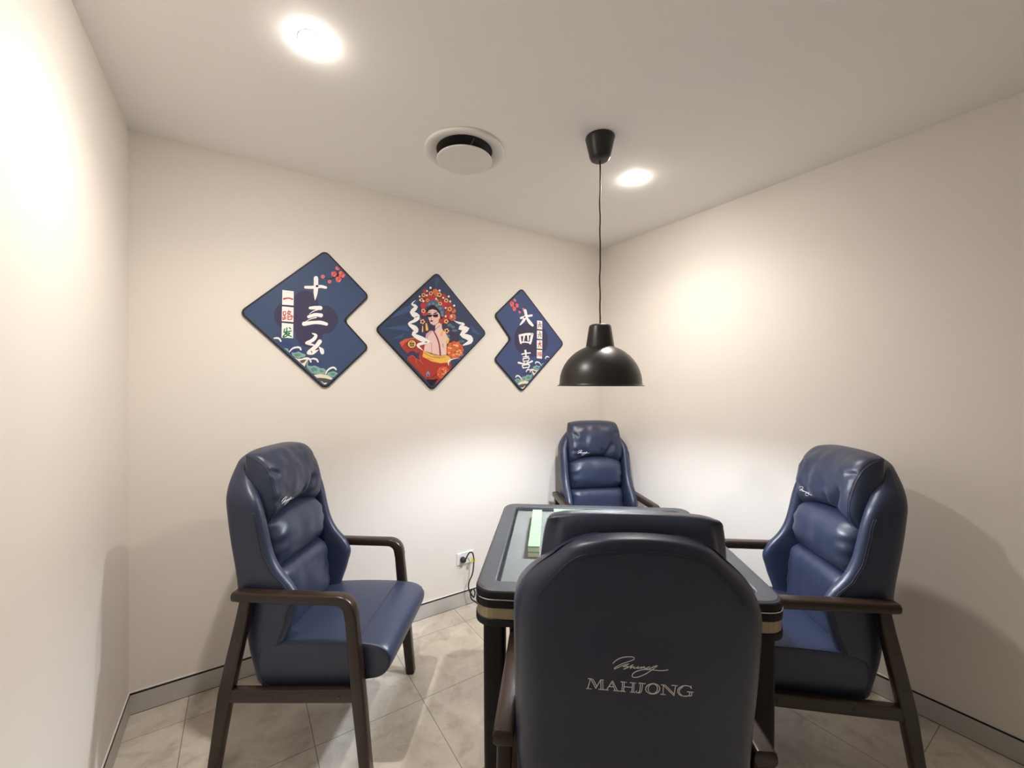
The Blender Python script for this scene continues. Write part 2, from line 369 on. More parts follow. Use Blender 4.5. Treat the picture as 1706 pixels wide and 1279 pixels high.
WORD = [[(50,545),(110,550)],[(85,550),(68,630),(50,710)],[(28,710),(110,716)],[(92,550),(166,706)],[(122,553),(182,678)],[(166,706),(236,563)],[(236,562),(242,720)],[(262,564),(272,722)],[(236,562),(282,567)],[(205,720),(300,728)],
    [(406,578),(325,728)],[(298,728),(356,734)],[(394,596),(450,738)],[(406,578),(480,742)],[(362,672),(426,678)],[(420,738),(512,748)],
    [(550,600),(545,748)],[(574,600),(570,750)],[(522,592),(612,601)],[(518,747),(598,756)],[(574,673),(692,684)],[(694,610),(688,764)],[(716,612),(712,766)],[(654,604),(746,613)],[(664,761),(738,769)],
    [(805,620),(803,700),(796,752),(778,772),(757,770),(748,752),(760,742)],[(836,622),(830,710),(820,756),(800,774),(775,777)],[(780,612),(880,623)],
    [(983+100*math.cos(k*PI/12),708+87*math.sin(k*PI/12)) for k in range(25)],[(984+66*math.cos(k*PI/12),706+80*math.sin(k*PI/12)) for k in range(25)],
    [(1130,645),(1132,798)],[(1098,640),(1160,647)],[(1096,797),(1172,805)],[(1128,645),(1288,820)],[(1158,647),(1292,796)],[(1302,658),(1288,820)],[(1244,650),(1330,658)],
    [(1526,704),(1500,672),(1450,658),(1395,665),(1352,698),(1337,742),(1350,787),(1390,820),(1440,830),(1500,826),(1532,826)],[(1410,672),(1374,704),(1360,745),(1370,788),(1404,818)],[(1536,764),(1532,826)],[(1506,762),(1502,826)],[(1468,757),(1562,766)],[(1518,662),(1526,706)]]
def flat_strokes(strokes, ox, oy, sc, skew, smooth=True):
    out = []
    for s in strokes:
        q = [((x - ox) * sc, -((y - skew * (x - 25)) - oy) * sc) for x, y in s]
        out.append([tuple(v[:2]) for v in spline([(a, b, 0) for a, b in q], 4)] if smooth and len(q) > 2 else q)
    return out
def embroider(bm, strokes, target, origin, right, up, cast, rad, lift=.0004):
    """sews strokes onto the surface of a mesh object by projecting them along a direction"""
    bt = BVHTree.FromPolygons([v.co for v in target.data.vertices], [p.vertices for p in target.data.polygons])
    for s in strokes:
        # resample
        pts = []
        for (a, b) in zip(s, s[1:]):
            nseg = max(1, int(math.hypot(b[0] - a[0], b[1] - a[1]) / .006))
            pts += [(a[0] + (b[0] - a[0]) * i / nseg, a[1] + (b[1] - a[1]) * i / nseg) for i in range(nseg)]
        pts.append(s[-1]); w = []
        for a, b in pts:
            o = origin + right * a + up * b
            h = bt.ray_cast(o - cast * .4, cast)
            if h[0] is not None: w.append(h[0] - cast * lift)
        w2 = [w[0]] if w else []
        for p in w[1:]:
            if (p - w2[-1]).length > 1e-5: w2.append(p)
        if len(w2) > 1: tube(bm, w2, rad, 5)

def make_chair():
    root = empty('armchair', (0, 0, 0))
    sh = obj('backrest', shell_bm(), M['leather'], root, sub=2)
    # double seam that runs just inside the wing edges
    for side in (1, -1):
      bm = bmesh.new()
      for off in (.012, .020):
        pts = []
        for i in range(64):
            z = .32 + (.94 - .32) * i / 63; w = interp(z, W_T)
            pts.append((side * (w + .0012), interp(z, YB_T) + interp(z, D_T) - off, z + .028 * max(0, min(1, (z - 1.0) / .10)) * (1 - min(1.3, (w / .15) ** 2))))
        tube(bm, pts, .0013, 5)
      obj('seam', bm, M['leather_dark'], sh)
    bm = bmesh.new()
    bt = BVHTree.FromPolygons([v.co for v in sh.data.vertices], [p.vertices for p in sh.data.polygons])
    for dz in (-.020, -.027):  # seam across the rear of the top edge
        pts = []
        for i in range(41):
            x = -.205 + .41 * i / 40
            t = bt.ray_cast(Vector((x, interp(1.1 - 1.2 * x * x, YB_T) + .016, 1.4)), Vector((0, 0, -1)))
            if t[0] is None: continue
            h = bt.ray_cast(Vector((x, -.6, t[0].z + dz)), Vector((0, 1, 0)))
            if h[0] is not None: pts.append(h[0] - Vector((0, .0002, 0)))
        if len(pts) > 3: tube(bm, pts, .0011, 5)
    obj('seam', bm, M['leather_dark'], sh)
    # embroidered rear lettering
    bm = bmesh.new(); sc = .000133
    o0 = Vector((.002, 0, .828)); right = Vector((1, 0, 0)); up = Vector((0, 0, 1)); cast = Vector((0, 1, 0))
    embroider(bm, flat_strokes(WORD, 790, 650, sc, .0726), sh, o0 + Vector((0, -.3, 0)), right, up, cast, .0009)
    embroider(bm, flat_strokes(SIG, 790, 650, sc, .0726), sh, o0 + Vector((0, -.3, 0)), right, up, cast, .0008)
    obj('embroidery', bm, M['thread'], sh)

    # head pillow
    def crease(s, t):
        e = 0
        d, q = seg_dist((s, t * .55), (-.30, -.55), (-.52, -.12)); e -= .040 * math.exp(-(d / .085) ** 2) * (1 - .5 * q)
        d, q = seg_dist((s, t * .55), (-.12, -.55), (-.16, -.30)); e -= .014 * math.exp(-(d / .06) ** 2)
        d, q = seg_dist((s, t * .55), (.86, .22), (.70, .16)); e -= .016 * math.exp(-(d / .035) ** 2)
        d, q = seg_dist((s, t * .55), (-.86, .24), (-.72, .2)); e -= .012 * math.exp(-(d / .035) ** 2)
        d, q = seg_dist((s, t * .55), (.88, -.2), (.72, -.24)); e -= .010 * math.exp(-(d / .04) ** 2)
        return e + .010 * noise.noise(Vector((s * 2.6, t * 1.9, 3.1))) + .003 * noise.noise(Vector((s * 6, t * 4, 9.1))) - .010 * t
    bm = cushion_bm(.406, .300, .112, px=12, pz=2.7, edge=.4, rear_w=.86, taper=.10, bot=lambda s: .052 * max(0, 1 - (s / .85) ** 2) - .010, top=lambda s: -.010 * abs(s) ** 3, extra=crease, ns=40, nt=28, back=.036)
    place_back(bm, 1.009, -.222, math.radians(7))
    hp = obj('headrest_pillow', bm, M['leather'], root, sub=1)
    bt = BVHTree.FromPolygons([v.co for v in hp.data.vertices], [p.vertices for p in hp.data.polygons])
    for side in (1, -1):  # gusset seams
        bm = bmesh.new()
        for dx in (.170, .176):
            pts = []
            for i in range(30):
                a = -1.2 + 3.0 * i / 29
                dr = Vector((0, -math.cos(a), -math.sin(a)))
                h = bt.ray_cast(Vector((side * dx, -.20, 1.009)) - dr * .3, dr)
                if h[0] is not None: pts.append(h[0] - dr * .0002)
            if len(pts) > 3: tube(bm, pts, .0011 if dx < .173 else .0016, 5)
        obj('seam', bm, M['leather_dark'], hp)
    bm = bmesh.new()
    embroider(bm, flat_strokes(SIG, 790, 350, .000110, 0), hp, Vector((.098, .1, .948)), Vector((-1, 0, .05)), Vector((.1, 0, 1)), Vector((0, -1, 0)), .0010)
    obj('embroidery', bm, M['thread'], hp)

    # lumbar cushion and lower back cushion
    def wr(seed, amp, wy=1.0):
        def f(s, t):
            e = amp * noise.noise(Vector((s * 2.5, t * 2.0, seed)))
            ed = max(0, abs(s) - .62) / .38
            return e - .016 * ed * (.5 + .5 * math.sin(t * 13 + seed + s * 2)) * wy
        return f
    bm = cushion_bm(.396, .255, .130, px=9, pz=2.8, edge=.4, top=lambda s: .026 * (1 - s * s) - .026, bot=lambda s: .004 * (1 - s * s), extra=wr(7.0, .006), ns=32, nt=22)
    place_back(bm, .792, -.212, math.radians(6)); obj('lumbar_cushion', bm, M['leather'], root, sub=1)
    bm = cushion_bm(.396, .31, .122, px=10, pz=6, edge=.4, extra=lambda s, t: wr(12.0, .005, .6)(s, t) + .012 * t + (-.004 * (.5 + .5 * math.sin(s * 22 + t * 3)) * max(0, t - .3)), ns=36, nt=26)
    place_back(bm, .548, -.182, math.radians(8)); obj('back_cushion', bm, M['leather'], root, sub=1)

    # seat: side profile lofted across the width
    def profile(inset, lift):
        pr = [(-.135, .290), (-.135, .38), (-.135, .446), (-.08, .455), (0, .462), (.12, .466), (.24, .466), (.315, .460), (.352, .444), (.368, .418), (.366, .388), (.352, .360), (.330, .343), (.300, .338), (.252, .332), (.225, .292), (.10, .290), (0, .290)]
        cy, cz = .1, .40; out = []
        for y, z in pr:
            l = lift * max(0, min(1, (z - .42) / .04)) * max(0, 1 - ((y - .1) / .3) ** 4)
            dz = inset if z > .40 else 0
            out.append((y - (inset * .9 if y > .28 else 0), z - dz + l))
        return out
    bm = bmesh.new(); loops = []
    for x, ins, lf in ((-.247, .016, 0), (-.245, .006, 0), (-.236, .0, .001), (-.20, -.002, .004), (-.12, -.003, .008), (0, -.003, .010), (.12, -.003, .008), (.20, -.002, .004), (.236, .0, .001), (.245, .006, 0), (.247, .016, 0)):
        loops.append([Vector((x, y, z)) for y, z in profile(ins, lf)])
    loft(bm, loops); st = obj('seat', bm, M['leather'], root, sub=2)
    bt = BVHTree.FromPolygons([v.co for v in st.data.vertices], [p.vertices for p in st.data.polygons])
    bm = bmesh.new()
    pts = []
    for i in range(40):
        x = -.243 + .486 * i / 39; h = bt.ray_cast(Vector((x, .238, .6)), Vector((0, 0, -1)))
        if h[0] is not None: pts.append(h[0])
    tube(bm, pts, .0022, 6); obj('seam', bm, M['leather_dark'], st)
    for sd in (1, -1):  # welt along the upper side edge
        bm = bmesh.new(); pts = []
        for i in range(34):
            y = -.10 + (.362 + .10) * i / 33; h = bt.ray_cast(Vector((sd * .2405, y, .6)), Vector((0, 0, -1)))
            if h[0] is not None and h[0].z > .36: pts.append(h[0])
        if len(pts) > 2: tube(bm, pts, .0024, 6)
        obj('welt', bm, M['leather_dark'], st)

    # timber side frames
    for sd in (-1, 1):
        cx = sd * .272
        arc = [(.178 + .052 * math.sin(a), .596 + .046 * math.cos(a)) for a in [math.radians(q) for q in (6, 20, 35, 50, 65, 80)]]
        path = [(-.204, .6475), (-.202, .6475), (-.18, .6472), (-.10, .6455), (.05, .6435), (.15, .6425)] + arc + [(.2325, .585), (.234, .577)]
        hs = [.026, .033, .036, .036, .036, .036] + [.037, .038, .040, .041, .042, .043] + [.043, .043]
        bm = bmesh.new(); bar_yz(bm, path, .046, hs, cx, .009); sharp(obj('armrest', bm, M['wood'], root), 40)
        bm = bmesh.new(); bar_yz(bm, [(.2335, .5775), (.248, .42), (.262, .27), (.288, .005), (.2885, 0)], .038, [.042, .045, .047, .040, .036], cx, .007); sharp(obj('leg', bm, M['wood'], root), 40)
        bm = bmesh.new(); bar_yz(bm, [(-.158, .634), (-.172, .56), (-.205, .42), (-.236, .285), (-.282, .005), (-.283, 0)], .034, [.040, .044, .048, .050, .040, .036], cx, .007); sharp(obj('leg', bm, M['wood'], root), 40)
        bm = bmesh.new(); bar_yz(bm, [(-.215, .283), (0, .290), (.240, .299)], .028, .048, cx, .004); rl = sharp(obj('side_rail', bm, M['wood'], root), 40)
        for y, z in ((-.06, .288), (.19, .297)):
            bm = bmesh.new(); lathe(bm, [(0, .0008), (.0065, .0006), (.0072, -.001), (.0072, -.004), (0, -.004)], 14)
            bmesh.ops.transform(bm, matrix=Matrix.Translation((cx + sd * .014, y, z)) @ Matrix.Rotation(sd * PI / 2, 4, 'Y'), verts=bm.verts)
            obj('screw_cap', bm, M['cap'], rl)
        for y, z in ((-.188, .49), (-.215, .37)):
            bm = bmesh.new(); lathe(bm, [(0, .0008), (.0065, .0006), (.0072, -.001), (.0072, -.004), (0, -.004)], 14)
            bmesh.ops.transform(bm, matrix=Matrix.Translation((cx + sd * .017, y, z)) @ Matrix.Rotation(sd * PI / 2, 4, 'Y'), verts=bm.verts)
            obj('screw_cap', bm, M['cap'], root)
    return root
def copy_tree(o, parent=None):
    c = o.copy(); COL.objects.link(c)
    if parent: c.parent = parent
    for ch in list(o.children): copy_tree(ch, c)
    return c
chair = make_chair()
PLACES = [
    ((1.219, 0.747), (.092, .996), 'dark blue leather armchair seen from behind in the foreground, MAHJONG stitched on its back'),
    ((.709, 1.918), (.998, -.045), 'blue leather armchair at the left of the table with its back to the left wall'),
    ((2.322, 0.796), (-.993, .12), 'blue leather armchair on the right, facing left towards the table by the right wall'),
    ((2.413, 1.952), (.15, -.989), 'blue leather armchair in the far room corner behind the table, facing the camera'),
]
for i, (p, f, lab) in enumerate(PLACES):
    o = chair if i == 0 else copy_tree(chair)
    o.location = (p[0], p[1], 0); o.rotation_euler = (0, 0, view_heading(*f))
    tag(o, lab, 'chair', 'leather armchairs around the game table')

# ------------------------------------------------------------------ game table
TR = view_heading(.092, .996); TX, TY = 1.657, 1.202
tb = tag(empty('game_table', (TX, TY, 0), TR), 'square black game table with grey felt top and champagne band, ringed by the armchairs', 'table')
def ring_bm(outer, inner):
    """outer / inner: lists of (half size, corner radius, z)"""
    bm = bmesh.new(); prof = outer + inner
    loft(bm, [[Vector((x, y, z)) for x, y in round_rect(h, h, rr)] for h, rr, z in prof] , caps=(False, False))
    a = [Vector((x, y, prof[-1][2])) for x, y in round_rect(prof[-1][0], prof[-1][0], prof[-1][1])]
    return bm
def solid_bm(prof):
    bm = bmesh.new(); loft(bm, [[Vector((x, y, z)) for x, y in round_rect(h, h, rr)] for h, rr, z in prof]); return bm
H = .785; HS = .466
sharp(obj('top_frame', ring_bm([(HS - .02, .05, H - .012), (HS - .0045, .058, H - .010), (HS - .0045, .058, H - .004), (HS - .012, .052, H)], [(HS - .060, .014, H), (HS - .064, .010, H - .002), (HS - .065, .010, H - .018)]), M['table_frame'], tb), 18)
sharp(obj('edge_strip', ring_bm([(HS - .02, .05, H - .0265), (HS - .002, .06, H - .0265), (HS, .06, H - .024), (HS, .06, H - .010), (HS - .002, .059, H - .0065)], [(HS - .0044, .058, H - .0055), (HS - .006, .057, H - .010)]), M['table_black'], tb), 30)
obj('rim_line', solid_bm([(HS - .001, .06, H - .0305), (HS + .0015, .0615, H - .030), (HS + .0015, .0615, H - .027), (HS - .001, .06, H - .0265)]), M['chrome'], tb, smooth=False)
obj('upper_band', solid_bm([(HS - .001, .06, H - .056), (HS, .06, H - .055), (HS, .06, H - .0305)]), M['table_black'], tb, smooth=False)
obj('decor_band', solid_bm([(HS - .003, .058, H - .090), (HS - .003, .058, H - .056)]), M['gold'], tb, smooth=False)
obj('lower_band', solid_bm([(HS - .012, .05, H - .116), (HS - .001, .059, H - .112), (HS, .06, H - .108), (HS, .06, H - .091), (HS - .002, .058, H - .090)]), M['table_black'], tb, smooth=False)
obj('recess_border', ring_bm([(HS - .067, .008, H - .0165), (HS - .0651, .010, H - .0165), (HS - .0651, .010, H - .0175)], [(HS - .075, .006, H - .0165)]), M['table_black'], tb, smooth=False)
obj('felt_top', solid_bm([(HS - .066, .008, H - .026), (HS - .066, .008, H - .018)]), M['felt'], tb, smooth=False)
bm = bmesh.new(); loft(bm, [[Vector((x, y, z)) for x, y in round_rect(h, h, .03)] for h, z in ((.22, .52), (.30, .56), (.345, .64), (.36, .669))]); obj('machine_housing', bm, M['table_black'], tb, smooth=False)
for sx in (1, -1):
    for sy in (1, -1):
        bm = bmesh.new(); c = .405
        loft(bm, [[Vector((sx * c + x, sy * c + y, z)) for x, y in round_rect(h, h, .012)] for h, z in ((.028, .004), (.030, .012), (.033, .40), (.034, .669))])
        lg = obj('leg', bm, M['table_black'], tb); sharp(lg, 40)
        bm = bmesh.new(); lathe(bm, [(0, 0), (.022, 0), (.024, .004), (0, .005)], 20, cx=sx * c, cy=sy * c); obj('foot_pad', bm, M['cord'], lg)

# tiles: two walls, each fifteen tiles long and two high
TW, TL, TH2 = .0300, .0440, .0205
def make_tile():
    o = empty('mahjong_tile', (0, 0, 0))
    obj('tile_body', box_bm(-TL / 2, TL / 2, -TW / 2, TW / 2, 0, TH2 - .0058, .0008), M['tile_cream'], o, smooth=False)
    obj('tile_back', box_bm(-TL / 2, TL / 2, -TW / 2, TW / 2, TH2 - .0058, TH2, .0008), M['tile_green'], o, smooth=False)
    return o
first = make_tile(); used = False
rot = Matrix.Rotation(TR, 3, 'Z')
random.seed(4)
ORD = 'first second third fourth fifth sixth seventh eighth ninth tenth eleventh twelfth thirteenth fourteenth fifteenth'.split()
def wall_of_tiles(lx, ly, along_x, lab, grp):
    global used
    for k in range(15):
        for lvl in range(2):
            o = first if not used else copy_tree(first); used = True
            j = random.uniform(-.0006, .0006)
            p = Vector((lx + k * (TW + .0002), ly + j, 0)) if along_x else Vector((lx + j, ly + k * (TW + .0002), 0))
            w = rot @ p
            o.location = (TX + w.x, TY + w.y, H - .0178 + lvl * (TH2 + .0002)); o.rotation_euler = (0, 0, TR + (PI / 2 if along_x else 0))
            tag(o, '%s green-backed mahjong tile, %s from the %s' % (('lower-row', 'upper-row')[lvl], ORD[k], lab), 'mahjong tile', grp)
wall_of_tiles(-.289, -.155, False, 'near end of the left-side row', 'mahjong tiles walled along the left side of the felt')
wall_of_tiles(-.195, .283, True, 'left end of the far-side row', 'mahjong tiles walled along the far side of the felt')

# ------------------------------------------------------------------ power outlet and cord
ox, oz = 1.604, .305
ot = tag(empty('power_outlet', (ox, Y_BACK, oz)), 'white double wall power outlet low on the back wall', 'power outlet')
bm = box_bm(-.058, .058, -.009, 0, -.038, .038, .003, 3); pl = obj('face_plate', bm, M['plastic'], ot, smooth=False)
for x in (-.046, .026):
    obj('switch', box_bm(x, x + .012, -.0115, -.008, .012, .030, .001), M['plastic'], pl, smooth=False)
bm = bmesh.new()
for x, a in ((.022, .5), (.038, -.5), (.030, 0)):
    c, s = math.cos(a), math.sin(a); z0 = -.008 if a else -.022
    v = [bm.verts.new((x + px * c - pz * s, -.0093, z0 + px * s + pz * c)) for px, pz in ((-.001, -.004), (.001, -.004), (.001, .004), (-.001, .004))]; bm.faces.new(v)
obj('slots', bm, M['gap_shade'], pl, smooth=False)
to_table = (Matrix.Translation((TX, TY, 0)) @ Matrix.Rotation(TR, 4, 'Z')).inverted() @ Matrix.Translation((ox - .022, Y_BACK - .0105, oz - .004))   # the cord belongs to the table
def in_table(bm): bmesh.ops.transform(bm, matrix=to_table, verts=bm.verts); return bm
cp = [(0, -.030, .004), (.004, -.042, .020), (.022, -.048, .052), (.044, -.046, .050), (.056, -.044, .022), (.058, -.042, -.03), (.050, -.040, -.09), (.026, -.040, -.135), (.022, -.044, -.175), (.040, -.048, -.215), (.055, -.05, -.235), (.060, -.055, -.205), (.048, -.055, -.178), (.032, -.05, -.195), (.034, -.055, -.235), (.062, -.065, -.262),
      (.090, -.09, -.285), (.13, -.16, -.2965), (.18, -.30, -.2975), (.20, -.55, -.2975), (.18, -.80, -.2975), (.15, -1.0, -.2975), (.10, -1.12, -.2975), (.06, -1.16, -.26), (.04, -1.16, .10), (.05, -1.15, .24)]
bm = bmesh.new(); tube(bm, spline(cp, 6), .0044, 8); pc = obj('power_cord', in_table(bm), M['cord'], tb)
bm = bmesh.new(); lathe(bm, [(0, 0), (.018, 0), (.0185, .006), (.016, .022), (.009, .030), (.0055, .036), (0, .037)], 24)
bmesh.ops.transform(bm, matrix=Matrix.Rotation(PI / 2, 4, 'X'), verts=bm.verts); obj('plug', in_table(bm), M['cord'], pc)
bm = box_bm(.038, .068, -.0455, -.0445, -.012, .012, .0002, 1); bmesh.ops.rotate(bm, cent=(.053, -.045, 0), matrix=Matrix.Rotation(.15, 3, 'Y'), verts=bm.verts); obj('tag', in_table(bm), M['yellow'], pc, smooth=False)

